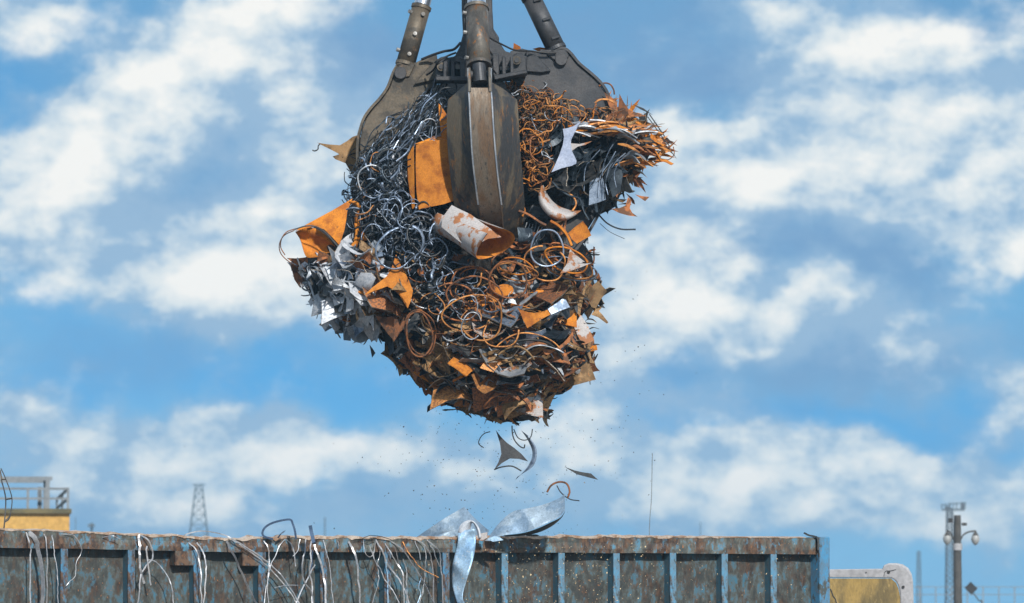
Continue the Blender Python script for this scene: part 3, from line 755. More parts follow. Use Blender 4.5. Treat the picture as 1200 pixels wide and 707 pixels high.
oL = [(512, 64), (498, 68), (488, 73), (478, 75), (468, 79), (462.5, 87), (456, 104), (447, 117), (437, 128), (429, 139), (424.5, 151), (421.5, 165), (421, 190), (425, 220), (438, 255), (460, 290), (490, 320)]
iL = [(513, 96), (505, 104), (492, 118), (480, 140), (475, 170), (478, 205), (487, 240), (500, 280), (512, 316)]
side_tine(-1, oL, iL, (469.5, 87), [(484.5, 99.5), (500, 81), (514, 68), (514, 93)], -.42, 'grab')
oR = [(598, 60), (612, 57), (622, 59.5), (633, 62.5), (645, 63), (655, 60), (661, 59.5), (668, 65), (677, 76), (690, 87), (701, 97), (709, 108), (714.5, 122), (721, 145), (723, 175), (716, 210), (700, 250), (675, 290), (640, 320)]
iR = [(600, 96), (625, 108), (645, 122), (652, 150), (655, 180), (650, 215), (640, 250), (632, 285), (622, 316)]
side_tine(1, oR, iR, (657.5, 71), [(616, 60), (630, 66), (646, 83.5), (634, 85.5), (617, 84)], -.42, 'grabdark')  # darker steel than the left tine: shade from its angle put into colour
# rear tine, mirrored behind the load
rt = MB()
V = []; F = []
rows_b = [(70, 28, .6), (95, 50, 1.4), (130, 80, 1.62), (180, 86, 1.66), (230, 80, 1.5), (270, 45, 1.2), (290, 12, 1.0)]
for i, (yy, wd, Y) in enumerate(rows_b):
    for k_ in (-1, -.35, .35, 1): V.append(W(565 + k_ * wd / 2, yy, Y - (.1 if abs(k_) == 1 else 0)))
    for k_ in (1, .35, -.35, -1): V.append(W(565 + k_ * wd / 2, yy, Y - .05 - (.1 if abs(k_) == 1 else 0)))
    if i:
        a = (i - 1) * 8; b = i * 8; F += [(a + q, a + (q + 1) % 8, b + (q + 1) % 8, b + q) for q in range(8)]
F += [tuple(range(8)), tuple(48 + q for q in range(7, -1, -1))]
MB().add(V, F).build("tine", M['tine'], grab)

# front tine: scoop shell with a box rib down its middle
rows = [(97, 548, 577, 549, 575, -1.64), (103, 541, 588, 549.3, 575.3, -1.66), (110, 533, 597.5, 549.7, 575.7, -1.68), (117, 525, 606, 550.2, 576.3, -1.695), (135, 523.5, 607.5, 551, 577.3, -1.70), (155, 523.5, 608.5, 552, 578.5, -1.70), (180, 525, 610, 553.5, 580.5, -1.675),
        (205, 527.5, 612.5, 556, 583, -1.62), (225, 530, 614, 558.5, 585.5, -1.55), (240, 532, 615, 560.5, 587.5, -1.47), (254, 535, 614, 562.5, 589, -1.38), (268, 539, 612, 565, 590, -1.26), (282, 546, 606, 568, 588, -1.1)]
V = []; F = []
def shell_pt(r, k, back):
    yy, xl, xr, rl_, rr_, Y = r
    x, q = ((xl, .20), (rl_, 0), (rr_, 0), (xr, .20))[k]
    return W(x, yy, Y + q + back)
for side in (0, 1):
    for k in range(3):
        for i, r in enumerate(rows):
            V += [shell_pt(r, k, side * .05), shell_pt(r, k + 1, side * .05)]
            if i:
                b = len(V) - 2; a = b - 2
                F.append((a, b, b + 1, a + 1) if side == 0 else (a + 1, b + 1, b, a))
for k in (0, 3):
    for i, r in enumerate(rows):
        V += [shell_pt(r, k, 0), shell_pt(r, k, .05)]
        if i:
            b = len(V) - 2; a = b - 2; F.append((a, b, b + 1, a + 1))
for r in (rows[0], rows[-1]):
    b = len(V); V += [shell_pt(r, k, 0) for k in range(4)] + [shell_pt(r, k, .05) for k in (3, 2, 1, 0)]; F.append(tuple(range(b, b + 8)))
ft = MB().add(V, F).build("tine", M['scoop'], grab, smooth=True)
V = []; F = []
def rib_ring(i, r):
    pr = max(.02, .15 if i < 9 else .15 * (11 - i) / 3); a_, b_ = r[3] - .6, r[4] + .6
    return [W(a_, r[0], r[5] + .02), W(a_ + 1.2, r[0], r[5] - pr), W(b_ - 1.2, r[0], r[5] - pr), W(b_, r[0], r[5] + .02)]
for k in range(3):
    for i, r in enumerate(rows[1:]):
        q = rib_ring(i, r); V += [q[k], q[k + 1]]
        if i: b = len(V) - 2; F.append((b - 2, b, b + 1, b - 1))
b = len(V); V += rib_ring(0, rows[1]); F.append((b, b + 1, b + 2, b + 3))
rb = MB().add(V, F).build("box_rib", M['ribmetal'], ft, smooth=True)
for off_ in (0, 1):
    x0 = (547.6, 571.8)[off_]; x1 = x0 + 4
    ck = MB().prism([(x0, 79), (x1, 79), (x1 + .6, 108), (x0 + .8, 108)], -1.84, -1.60).build("rib_cheek", M['tine'], ft, bevel=.008)
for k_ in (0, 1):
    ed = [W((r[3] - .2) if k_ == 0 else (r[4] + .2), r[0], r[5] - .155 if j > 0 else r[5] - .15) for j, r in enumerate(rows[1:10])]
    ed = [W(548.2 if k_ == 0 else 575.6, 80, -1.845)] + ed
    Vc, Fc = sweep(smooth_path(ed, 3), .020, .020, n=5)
    MB().add(Vc, Fc).build("highlight_bead", M['bright'], ft)  # bead tubes on the rib edges; edge highlights put in as bright steel
p = W(561.5, 88, -1.70)
MB().cyl(p + Vector((-.125, 0, 0)), p + Vector((.13, 0, 0)), .05, n=18).build("pivot_pin", M['grabdark'], ft)

def cylinder(A, B, C, rs, rr, mat, bolts, blt_side=1, eye=True):
    """A lower end, B top of the sleeve, C upper pivot"""
    c = MB().cyl(A, B, rs, rs * .97, 28).build("hydraulic_cylinder", M[mat], grab, smooth=False)
    for p_ in c.data.polygons: p_.use_smooth = len(p_.vertices) == 4
    MB().cyl(B - (B - C).normalized() * .02, C, rr, n=24).build("piston_rod", M['chrome'], c, smooth=False)
    u_ = (B - A).normalized(); right = Vector((1, 0, 0)) - u_ * u_.x; right.normalize(); fr_ = u_.cross(right); 
    if fr_.y > 0: fr_ = -fr_
    for t_, q in bolts:
        p_ = A.lerp(B, t_) + right * (q * rs) + fr_ * (rs * math.sqrt(max(0, 1 - q * q)) - .012)
        d_ = (right * q + fr_ * math.sqrt(max(0, 1 - q * q)))
        MB().cyl(p_, p_ + d_ * .04, .024, n=8).build("bolt", M['bolt'], c)
    for t_ in (.01, .985):
        MB().cyl(A.lerp(B, t_) - u_ * .02, A.lerp(B, t_) + u_ * .02, rs * 1.06, n=28).build("collar", M[mat], c)
    return c
A = W(475, 76, -.42); B = W(494, 8, -.33); C = W(535, -145, -.1)
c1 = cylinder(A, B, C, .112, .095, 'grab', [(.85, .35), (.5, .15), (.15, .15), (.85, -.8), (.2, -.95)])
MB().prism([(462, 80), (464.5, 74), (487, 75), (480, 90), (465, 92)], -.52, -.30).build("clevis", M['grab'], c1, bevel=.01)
A = W(652, 58, -.42); B = W(622, -4, -.33); C = W(575, -145, -.1)
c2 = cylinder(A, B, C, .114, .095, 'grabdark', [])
u_ = (B - A).normalized(); right = Vector((1, 0, 0)) - u_ * u_.x; right.normalize()
for t_ in (.17, .52, .88):
    q = A.lerp(B, t_); MB().box(q + right * .045 + Vector((0, -.115, 0)), (.10, .05, .035), Matrix.Rotation(R(-18), 3, 'Y')).build("hose_clip", M['grabdark'], c2, bevel=.008)
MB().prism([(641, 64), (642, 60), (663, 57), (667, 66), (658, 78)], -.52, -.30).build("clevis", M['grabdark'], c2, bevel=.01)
A = W(561.5, 77, -1.62); B = W(558.5, 9, -1.30); C = W(558, -150, -.45)
c3 = cylinder(A, B, C, .135, .108, 'tine', [(.88, -.93), (.55, -.95), (.1, -.9)])
MB().cyl(W(561.3, 76, -1.70) , W(563, 97, -1.76), .075, .085, 20).build("rod_eye", M['grabdark'], c3)
def hose(pts, r, mat='hose'):
    Vc, Fc = sweep(smooth_path([W(*p_) for p_ in pts], 5), r * 2, r * 2, n=7); return MB().add(Vc, Fc).build("hydraulic_hose", M[mat], grab, smooth=True)
hose([(568, -60, -.9), (568.5, 13, -1.35), (571.5, 18, -1.35), (569.5, 28, -1.35), (570, 40, -1.3), (575, 45, -1.1), (590, 53, -.95), (604, 59, -.85), (622, 60, -.6), (640, 62, -.56), (652, 62, -.55)], .011)
hose([(571, 44, -1.3), (573, 58, -1.3), (577, 66, -1.2), (573, 72, -1.3), (578, 82, -1.3), (581, 86, -1.1)], .011)
hose([(546, -60, -.7), (547, 12, -1.3), (544.5, 22, -1.35), (547, 45, -1.4), (547.5, 70, -1.6)], .012)
hose([(534, 62, -.7), (524, 66, -.85), (514, 72, -.9), (508, 82, -.75), (500, 88, -.6)], .012)
hose([(540, 50, -.7), (532, 58, -.72), (520, 60.5, -.7), (506, 65, -.6), (494, 70, -.55)], .016)

# ================================================================== the bundle of scrap
SIL = np.array([(500,97),(472,118),(448,142),(428,162),(416,190),(405,214),(409,234),(390,247),(368,262),(349,271),(351,288),(356,300),(340,304),(346,325),(360,350),(375,375),(394,392),(420,401),(444,398),(460,420),(485,450),(510,470),(540,486),(580,496),(612,499),(636,494),(643,470),(688,444),(690,420),(694,395),(686,372),(702,342),(698,325),(699,300),(686,282),(698,258),(722,248),(732,225),(752,205),(764,185),(770,165),(756,142),(738,128),(718,122),(690,126),(652,104),(622,94),(592,92),(560,92),(530,93)], float)
def sdist(px, py, poly=SIL):
    """signed distance in pixels to the outline, positive inside (vectorised)"""
    px = np.asarray(px, float); py = np.asarray(py, float)
    a = poly; b = np.roll(poly, -1, 0); best = np.full(px.shape, 1e9); ins = np.zeros(px.shape, bool)
    for (x0, y0), (x1, y1) in zip(a, b):
        dx, dy = x1 - x0, y1 - y0
        t = np.clip(((px - x0) * dx + (py - y0) * dy) / (dx * dx + dy * dy), 0, 1)
        best = np.minimum(best, np.hypot(px - x0 - t * dx, py - y0 - t * dy))
        c = ((y0 > py) != (y1 > py)) & (px < (x1 - x0) * (py - y0) / ((y1 - y0) if y1 != y0 else 1e-9) + x0)
        ins ^= c
    return np.where(ins, best, -best)
def inside(px, py, poly): return float(sdist(px, py, np.array(poly, float))) > 0
def Yf(px, py, k=1.0):
    d = max(0.0, float(sdist(px, py)))
    r = 105.0; q = min(1.0, d / r)
    y = -1.32 * math.sqrt(max(0.0, 1 - (1 - q) ** 2))
    y += 0.10 * mn.noise(Vector((px / 45.0, py / 45.0, 2.0)))
    if py < 262:   # the tine presses in here
        m = max(0, 1 - max(0, abs(px - 567) - 46) / 26.0) * min(1, (268 - py) / 18.0)
        y = y * (1 - m) + max(y, -1.02) * m
    if px > 640 and 140 < py < 215:
        y += .35 * max(0, 1 - math.hypot((px - 690) / 45, (py - 175) / 30))
    return y * k

# dark heart of the bundle: closed lumpy mass of crushed scrap
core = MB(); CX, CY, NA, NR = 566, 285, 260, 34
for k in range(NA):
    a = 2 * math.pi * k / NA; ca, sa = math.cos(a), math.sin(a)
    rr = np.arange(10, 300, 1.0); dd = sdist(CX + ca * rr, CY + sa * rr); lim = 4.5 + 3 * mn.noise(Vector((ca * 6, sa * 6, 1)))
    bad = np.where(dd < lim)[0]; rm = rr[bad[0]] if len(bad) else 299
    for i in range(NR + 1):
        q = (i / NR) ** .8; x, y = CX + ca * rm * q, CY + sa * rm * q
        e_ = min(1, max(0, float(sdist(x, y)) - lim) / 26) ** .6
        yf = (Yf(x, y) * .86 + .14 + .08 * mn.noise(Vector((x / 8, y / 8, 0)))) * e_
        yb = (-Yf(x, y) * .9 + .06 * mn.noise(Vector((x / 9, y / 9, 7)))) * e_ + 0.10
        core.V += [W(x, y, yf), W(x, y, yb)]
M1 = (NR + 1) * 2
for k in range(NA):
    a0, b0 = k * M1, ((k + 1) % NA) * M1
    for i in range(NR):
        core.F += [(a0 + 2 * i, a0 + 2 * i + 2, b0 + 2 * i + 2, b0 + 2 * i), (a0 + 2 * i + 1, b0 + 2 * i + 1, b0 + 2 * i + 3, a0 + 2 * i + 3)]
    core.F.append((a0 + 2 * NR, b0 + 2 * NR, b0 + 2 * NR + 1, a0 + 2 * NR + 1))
M['core'] = metal('shadowy_crushed_scrap', (0.010, 0.009, 0.009), (0.02, 0.015, 0.012), (0.035, 0.02, 0.012), 0.6, 0.2, 8, vary=0, bump=.6)  # near-black base: deep shade between the pieces is put into the colour
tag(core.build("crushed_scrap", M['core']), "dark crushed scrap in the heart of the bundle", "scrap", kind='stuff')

# ------------------------------------------------------------- base shapes
def unit_mesh(name, V, F, smooth=True): return mesh(name, V, F, smooth)
def dens_outline(P, k=3):
    out_ = []
    for (a, b), (c, d) in zip(P, P[1:] + P[:1]):
        for i in range(k): out_.append((a + (c - a) * i / k, b + (d - b) * i / k))
    return out_
def star_outline(n, cv, r2=None, jit=.12):
    """offcut left between punched discs: n tips joined by concave arcs"""
    tips = []
    for i in range(n):
        an = 2 * math.pi * i / n + rnd.uniform(-jit, jit); r = rnd.uniform(.75, 1.1)
        tips.append(Vector((math.cos(an) * r, math.sin(an) * r)))
    out_ = []
    for a, b in zip(tips, tips[1:] + tips[:1]):
        m = (a + b) / 2; c_ = m * (1 - cv)
        for i in range(6):
            t = i / 6; out_.append(tuple(a * (1 - t) ** 2 + c_ * 2 * t * (1 - t) + b * t * t))
    return out_
def bender():
    k1 = rnd.uniform(-.8, .8); k2 = rnd.uniform(-.2, .2); tw = rnd.uniform(-.3, .3); cr_ = rnd.uniform(.1, .6) * rnd.choice((0, 1, 1)); an = rnd.uniform(0, math.pi); off = rnd.uniform(-.3, .3)
    ca, sa = math.cos(an), math.sin(an); ns = rnd.uniform(0, 50)
    return lambda x, y: k1 * x * x + k2 * y * y + tw * x * y + cr_ * abs(x * ca + y * sa - off) + .07 * mn.noise(Vector((x * 2.2, y * 2.2, ns)))
RIMS = {}
OFFC = []
for i in range(14):
    n = rnd.choice((3, 4, 4, 4)); V, F = polar_sheet(star_outline(n, rnd.uniform(.25, .75)), bender(), .05, 3); OFFC.append(unit_mesh("offcut_mesh", V, F)); RIMS[OFFC[-1].name] = sum(1 for f_ in F if min(f_) >= len(V) - 2 * n * 6)
PLATE = []
for i in range(14):
    a = rnd.uniform(.45, 1.0); P = [(-1, -a * rnd.uniform(.6, 1)), (1, -a * rnd.uniform(.6, 1)), (rnd.uniform(.7, 1), a * rnd.uniform(.6, 1)), (-rnd.uniform(.7, 1), a)]
    if i % 3 == 0: P.insert(2, (rnd.uniform(.9, 1.3), 0))
    V, F = polar_sheet(dens_outline(P, 4), bender(), .045, 3); PLATE.append(unit_mesh("plate_mesh", V, F)); RIMS[PLATE[-1].name] = 4 * len(P)
STRIP = []
for i in range(14):      # curved strips, from hoops with a broad face
    rad = rnd.uniform(.9, 2.4); arc = rnd.uniform(1.4, 2.4) / rad; wd = rnd.uniform(.16, .42)
    pts = [Vector((math.sin((t / 12 - .5) * arc) * rad, (math.cos((t / 12 - .5) * arc) - 1) * rad * rnd.choice((1, 1)), .12 * math.sin(t * .5 + i))) for t in range(13)]
    V, F = sweep(pts, wd, .022, up=(0, rnd.uniform(-.5, .5), 1), taper=i % 2 == 0)
    STRIP.append(unit_mesh("strip_mesh", V, F, False))
CRESC = []
for i in range(12):     # crescent offcuts: what is left round a punched disc
    ro, ri, ar = 1.0, rnd.uniform(.55, .82), rnd.uniform(1.2, 2.7); bd = bender(); NC = 16; Vc = []; Fc = []
    for side in (0, 1):
        for k in range(NC + 1):
            t = k / NC; a = (t - .5) * ar; e_ = 1 - abs(2 * t - 1) ** 3; r2 = ro - (ro - ri) * (.25 + .75 * e_)
            for r_ in (ro, (ro + r2) / 2, r2):
                x, y = math.sin(a) * r_, math.cos(a) * r_ - .8; Vc.append(Vector((x, y, bd(x, y) * 1.2 - side * .05)))
    o_ = (NC + 1) * 3
    for k in range(NC):
        for j in (0, 1):
            a = k * 3 + j; Fc += [(a, a + 1, a + 4, a + 3), (o_ + a, o_ + a + 3, o_ + a + 4, o_ + a + 1)]
    nb = len(Fc)
    for k in range(NC):
        for j in (0, 2): a = k * 3 + j; Fc.append((a, a + 3, o_ + a + 3, o_ + a))
    CRESC.append(unit_mesh("crescent_mesh", Vc, Fc, False)); RIMS[CRESC[-1].name] = 2 * NC
SPIKE = []
for i in range(8):
    P = [(-1, rnd.uniform(-.12, -.03)), (-.3, -rnd.uniform(.15, .4)), (.3, -rnd.uniform(.1, .3)), (1.2, rnd.uniform(-.2, .3)), (.2, rnd.uniform(.12, .3)), (-.4, rnd.uniform(.15, .5))]
    V, F = polar_sheet(dens_outline(P, 3), bender(), .04, 3); SPIKE.append(unit_mesh("spike_mesh", V, F)); RIMS[SPIKE[-1].name] = 3 * len(P)
def ring_pts(arc, ell=1.0, pitch=0.0, wob=.05, n=None, seed=0):
    n = n or max(10, int(arc * 5)); P = []
    for i in range(n + 1):
        a = arc * i / n; r = 1 + wob * mn.noise(Vector((a * .8, seed, 0))) + pitch * .1 * a
        P.append(Vector((math.cos(a) * r, math.sin(a) * r * ell, pitch * a * .25 + wob * 1.4 * mn.noise(Vector((a * .9, seed, 5))))))
    return P
CURL = []
for i in range(30):
    arc = rnd.choice((2.2, 3.0, 3.8, 4.6, 5.4, 6.1)); P = ring_pts(arc, rnd.uniform(.55, 1), rnd.uniform(0, .9), .38, seed=i * 3.3)
    V, F = sweep(P, .155 if i % 3 else .22, .10, n=5); CURL.append(unit_mesh("curl_mesh", V, F))
for i in range(10):   # nearly straight bits of swarf
    L_ = rnd.uniform(1.2, 2.2); P = [Vector((L_ * (t / 8 - .5), .3 * mn.noise(Vector((t * .33, i, 0))), .3 * mn.noise(Vector((t * .33, i, 9))))) for t in range(9)]
    V, F = sweep(P, .14, .07, n=6); CURL.append(unit_mesh("curl_mesh", V, F))
RING = []
for i in range(8):
    P = ring_pts(2 * math.pi, 1, 0, .05, 44, seed=i * 1.7)[:-1]
    # keep the loop closed
    Q = []
    for t, p in enumerate(P):
        f_ = t / len(P); base_ = Vector((math.cos(2 * math.pi * f_), math.sin(2 * math.pi * f_), 0)); Q.append(base_ + (p - base_) * math.sin(math.pi * f_))
    V, F = sweep(Q, (.09, .16, .22)[i % 3], .07, up=(0, 0, 1), closed=True, n=(6 if i % 2 else 4)); RING.append(unit_mesh("ring_mesh", V, F, i % 2 == 1))

def mat_mesh(base, mat, cache={}):
    """copy of a base mesh with its own material (shared by all copies)"""
    k = (base.name, mat)
    if k not in cache:
        m_ = base.copy(); m_.materials.clear(); m_.materials.append(M[mat]); cache[k] = m_
        if base.name.startswith(('offcut', 'plate', 'spike', 'crescent')) and mat not in ('orange', 'navy'):
            m_.materials.append(M['edge']); nr = {'o': 0}['o']; n_ = RIMS[base.name]
            for p_ in list(m_.polygons)[-n_:]: p_.material_index = 1; p_.use_smooth = False
    return cache[k]
PROTO = {}
def put(kind, base, mat, loc, normal, roll, s, label, cat, group):
    me = mat_mesh(base, mat)
    if kind in PROTO: o = PROTO[kind].copy(); o.data = me
    else: o = bpy.data.objects.new(kind, me); PROTO[kind] = o
    COL.objects.link(o)
    q = Vector(normal).normalized().to_track_quat('Z', 'Y').to_matrix() @ Matrix.Rotation(roll, 3, 'Z')
    sv = s if hasattr(s, '__len__') else (s, s, s)
    o.rotation_mode = 'XYZ'; o.rotation_euler = q.to_euler(); o.location = loc; o.scale = sv
    tag(o, label, cat, group)
    return o
def scatter(poly, n, seed, margin=0):
    r = random.Random(seed); P = np.array(poly, float); x0, y0 = P.min(0); x1, y1 = P.max(0); got = []
    tries = 0
    while len(got) < n and tries < n * 80:
        tries += 1
        best = None
        for _ in range(4):
            x, y = r.uniform(x0, x1), r.uniform(y0, y1)
            if float(sdist(x, y, P)) < margin: continue
            d = min([(x - a) ** 2 + (y - b) ** 2 for a, b in got[-400:]] or [1e9])
            if best is None or d > best[0]: best = (d, x, y)
        if best: got.append((best[1], best[2]))
    return got
def rv(a, b): return rnd.uniform(a, b)
def rdir(cam=1.0, spread=1.0, base=(0, -1, 0)):
    return (Vector(base) * cam + Vector((rnd.gauss(0, 1), rnd.gauss(0, 1), rnd.gauss(0, 1))) * spread * .5).normalized()

# ------------------------------------------------------------- sheets and plates, zone by zone
LB_SHEET = {
 'bottom': ("curved rusty sheet offcut stacked edge-on in the lower part of the hanging bundle", "rusty offcuts stacked in the lower bundle"),
 'left': ("crumpled silver-white sheet offcut on the lower left bulge of the bundle", "silver offcuts on the left bulge"),
 'right': ("dark crumpled steel sheet in the shadowed hollow on the bundle's right side", "dark sheets in the right hollow"),
 'edge': ("pointed orange-brown shard bristling from the bundle's upper right edge", "orange shards on the upper right edge"),
 'mid': ("bent rusty offcut lying among the hoops in the middle of the bundle", "rusty offcuts among the hoops"),
}
def sheet(zone, kind, base, mat, px, py, Y, nrm, roll, s_px, sq=None):
    s = s_px * S(Y); sv = (s, s * (sq or 1), s)
    lab, grp = LB_SHEET[zone]
    return put(kind, base, mat, W(px, py, Y), nrm, roll, sv, lab, {'sheet_offcut': 'sheet metal', 'metal_plate': 'sheet metal', 'curved_strip': 'metal strip', 'metal_shard': 'metal shard'}[kind], grp)
def pick(*mw):
    t = rnd.random() * sum(w_ for _, w_ in mw)
    for m_, w_ in mw:
        t -= w_
        if t <= 0: return m_
    return mw[-1][0]
# lower belly: layered, following the bowl of the bundle
ZB_ = [(446,330),(470,330),(520,355),(600,345),(700,325),(706,345),(690,372),(696,400),(692,440),(648,468),(642,492),(600,499),(545,486),(505,466),(470,432),(448,398)]
pts = scatter(ZB_, 300, 11)
for (x, y) in pts:
    dd = float(sdist(x, y)); Y = Yf(x, y) + rv(-.04, .10)
    # layer lines tilt down to the right on the left flank, up to the right on the right flank
    sl = interp(x, [440, 500, 560, 620, 700], [-58, -40, -14, 8, 24]) + rnd.gauss(0, 14)
    nx, nz = math.sin(R(sl)), math.cos(R(sl))
    nrm = Vector((nx * -1, 0, nz)); up_ = rv(.15, .95) if rnd.random() < .75 else rv(1.0, 2.5)
    nrm = (nrm * rnd.choice((1, 1, -1)) + Vector((0, -up_, 0))).normalized()
    kind, base = rnd.choice((('sheet_offcut', OFFC), ('sheet_offcut', CRESC), ('sheet_offcut', CRESC), ('metal_plate', PLATE), ('curved_strip', STRIP), ('curved_strip', STRIP)))
    mat = pick(('brown', 6), ('rust', 3.5), ('dark', 2.8), ('navy', 2.0), ('orange', .5), ('bright', 1.7), ('tan', 1.0), ('steel', .8))
    if 540 < x < 655 and 385 < y < 475 and rnd.random() < .28: mat = pick(('bright', 3), ('painted', 2), ('brown', 3), ('steel', 1))
    sz = rv(14, 32) if dd > 26 else rv(10, 19)
    if dd < 26:
        # hug the outline: long axis along it, seen nearly edge-on, as the packed rim is
        gx_ = float(sdist(x + 3, y)) - float(sdist(x - 3, y)); gy_ = float(sdist(x, y + 3)) - float(sdist(x, y - 3)); l_ = math.hypot(gx_, gy_) or 1
        out3 = Vector((-gx_ / l_, 0, gy_ / l_)); tan3 = Vector((-out3.z, 0, out3.x))
        nrm = (out3 + Vector((0, -rv(.1, .9), 0)) + tan3 * rnd.gauss(0, .35)).normalized()
        t_ = (tan3 - nrm * tan3.dot(nrm)).normalized(); b_ = nrm.cross(t_)
        if rnd.random() < .55: kind, base = rnd.choice((('curved_strip', STRIP), ('metal_plate', PLATE)))
        o = sheet('bottom', kind, rnd.choice(base), mat, x, y, Y, nrm, 0, sz, rv(.5, .9)); o.rotation_euler = Matrix((t_, b_, nrm)).transposed().to_euler()
        continue
    sheet('bottom', kind, rnd.choice(base), mat, x, y, Y, nrm, math.atan2(0, 1) + rnd.gauss(0, .5) + rnd.choice((0, math.pi)), sz, rv(.6, 1))
# left silver bulge
ZL = [(342,310),(372,306),(396,297),(440,292),(452,330),(448,380),(444,398),(420,400),(394,390),(375,372),(360,348),(346,322)]
for (x, y) in scatter(ZL, 110, 12):
    dd = float(sdist(x, y)); Y = Yf(x, y) + rv(-.05, .08)
    sl = -50 + rnd.gauss(0, 22)
    nrm = (Vector((-math.sin(R(sl)), 0, math.cos(R(sl)))) * rnd.choice((1, -1)) + Vector((0, -rv(.3, 2.0), 0)))
    mat = pick(('white', 7), ('bright', 4), ('steel', 1.2), ('rust', 1.2), ('brown', 1.4), ('dark', 1.1), ('orange', 1))
    kind, base = rnd.choice((('sheet_offcut', OFFC), ('sheet_offcut', CRESC), ('metal_plate', PLATE), ('curved_strip', STRIP)))
    sheet('left', kind, rnd.choice(base), mat, x, y, Y, nrm, rv(0, 6.3), rv(11, 21) if dd > 16 else rv(7, 12), rv(.45, 1))
# right dark hollow
ZR = [(640,148),(700,142),(745,150),(748,180),(742,210),(728,232),(716,246),(690,254),(668,240),(648,215),(640,185)]
for (x, y) in scatter(ZR, 85, 13):
    dd = float(sdist(x, y)); Y = Yf(x, y) + rv(-.02, .18)
    sl = 60 + rnd.gauss(0, 25)
    nrm = Vector((-math.sin(R(sl)), 0, math.cos(R(sl)))) + Vector((0, -rv(.1, 1.0), 0))
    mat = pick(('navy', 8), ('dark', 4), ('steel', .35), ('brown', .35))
    kind, base = rnd.choice((('sheet_offcut', OFFC), ('metal_plate', PLATE), ('curved_strip', STRIP)))
    sheet('right', kind, rnd.choice(base), mat, x, y, Y, nrm, math.pi / 2 + rnd.gauss(0, .5), rv(12, 26) if dd > 16 else rv(7, 13), rv(.4, .9))
# bristling right edge
ZE = [(690,124),(712,116),(742,126),(762,142),(782,158),(786,172),(776,188),(764,192),(756,176),(742,160),(700,145)]
for (x, y) in scatter(ZE, 110, 14):
    Y = Yf(x, y, .8) + rv(-.25, .25); an = math.atan2(-(y - 165), x - 690) + rnd.gauss(0, .45)
    mat = pick(('rust', 3), ('orange', 2.2), ('tan', 2.2), ('brown', 2), ('bright', 1), ('dark', 1))
    t_ = Vector((math.cos(an), 0, math.sin(an))); nrm = rdir(1, 1.3); nrm = (nrm - t_ * nrm.dot(t_)).normalized()
    o = sheet('edge', 'metal_shard', rnd.choice(SPIKE + OFFC[:3]), mat, x, y, Y, nrm, 0, rv(7, 14), rv(.45, 1.0))
    b_ = nrm.cross(t_); o.rotation_euler = Matrix((t_, b_, nrm)).transposed().to_euler()
for (x, y) in scatter([(722,196),(752,186),(762,196),(756,214),(744,228),(738,244),(722,236)], 22, 15):
    Y = Yf(x, y, .8) + rv(-.2, .15)
    sheet('edge', 'metal_shard', rnd.choice(SPIKE + OFFC[:5]), pick(('rust', 3), ('brown', 3), ('tan', 1)), x, y, Y, rdir(1, 1), rv(0, 6.3), rv(7, 12), rv(.5, 1))
# middle, among the hoops
ZM = [(455,300),(500,300),(560,300),(610,290),(640,240),(655,262),(680,275),(700,300),(698,322),(640,350),(560,350),(500,362),(460,350)]
for (x, y) in scatter(ZM, 70, 16):
    Y = Yf(x, y) + rv(.02, .16)
    mat = pick(('rust', 4), ('dark', 3.5), ('navy', 3), ('brown', 2.5), ('orange', .6))
    kind, base = rnd.choice((('sheet_offcut', OFFC), ('sheet_offcut', CRESC), ('curved_strip', STRIP)))
    sheet('mid', kind, rnd.choice(base), mat, x, y, Y, rdir(.5, 1.6), rv(0, 6.3), rv(8, 18), rv(.4, .9))

# the crowd of offcuts packed in behind the visible ones, too many to count
def packed(zones, label):
    by = {}
    for poly, n, seed, mats, s0, s1, layered in zones:
        for (x, y) in scatter(poly, n, seed):
            dd = float(sdist(x, y)); Y = Yf(x, y) + rv(.03, .16)
            if layered:
                sl = interp(x, [440, 500, 560, 620, 700], [-58, -40, -14, 8, 24]) + rnd.gauss(0, 16)
                nrm = Vector((-math.sin(R(sl)), -rv(.1, 1.1), math.cos(R(sl)))).normalized()
            else: nrm = rdir(.6, 1.5)
            b = rnd.choice(OFFC + CRESC + CRESC + PLATE); s = (rv(s0, s1) if dd > 18 else rv(s0 * .6, s0)) * S(Y)
            q = nrm.to_track_quat('Z', 'Y').to_matrix() @ Matrix.Rotation(rnd.gauss(0, .7), 3, 'Z'); c_ = W(x, y, Y)
            by.setdefault(pick(*mats), MB()).add([c_ + q @ Vector((v_.co.x * s, v_.co.y * s * .8, v_.co.z * s)) for v_ in b.vertices], [tuple(f_.vertices) for f_ in b.polygons])
    V = []; F = []; MI = []; names = list(by)
    for mi, nm in enumerate(names):
        k0 = len(V); V += by[nm].V; F += [tuple(i + k0 for i in f_) for f_ in by[nm].F]; MI += [mi] * len(by[nm].F)
    c_ = sum(V, Vector()) / len(V); me = bpy.data.meshes.new("packed_offcuts"); me.from_pydata([tuple(v_ - c_) for v_ in V], [], F); me.update()
    for nm in names: me.materials.append(M[nm])
    me.polygons.foreach_set('material_index', MI)
    o = bpy.data.objects.new("packed_offcuts", me); COL.objects.link(o); o.location = c_
    tag(o, label, "scrap", kind='stuff')
packed([(ZB_, 520, 61, (('brown', 4), ('rust', 5), ('dark', 3), ('navy', 2), ('orange', .8), ('bright', .5)), 11, 22, True),
        (ZL, 130, 62, (('white', 3), ('bright', 3), ('dark', 2), ('navy', 2), ('steel', 2), ('rust', 1)), 9, 16, False),
        (ZM, 150, 63, (('rust', 4), ('dark', 3), ('navy', 3), ('brown', 2)), 8, 16, False)], "mass of small offcuts packed behind the outer sheets of the bundle")

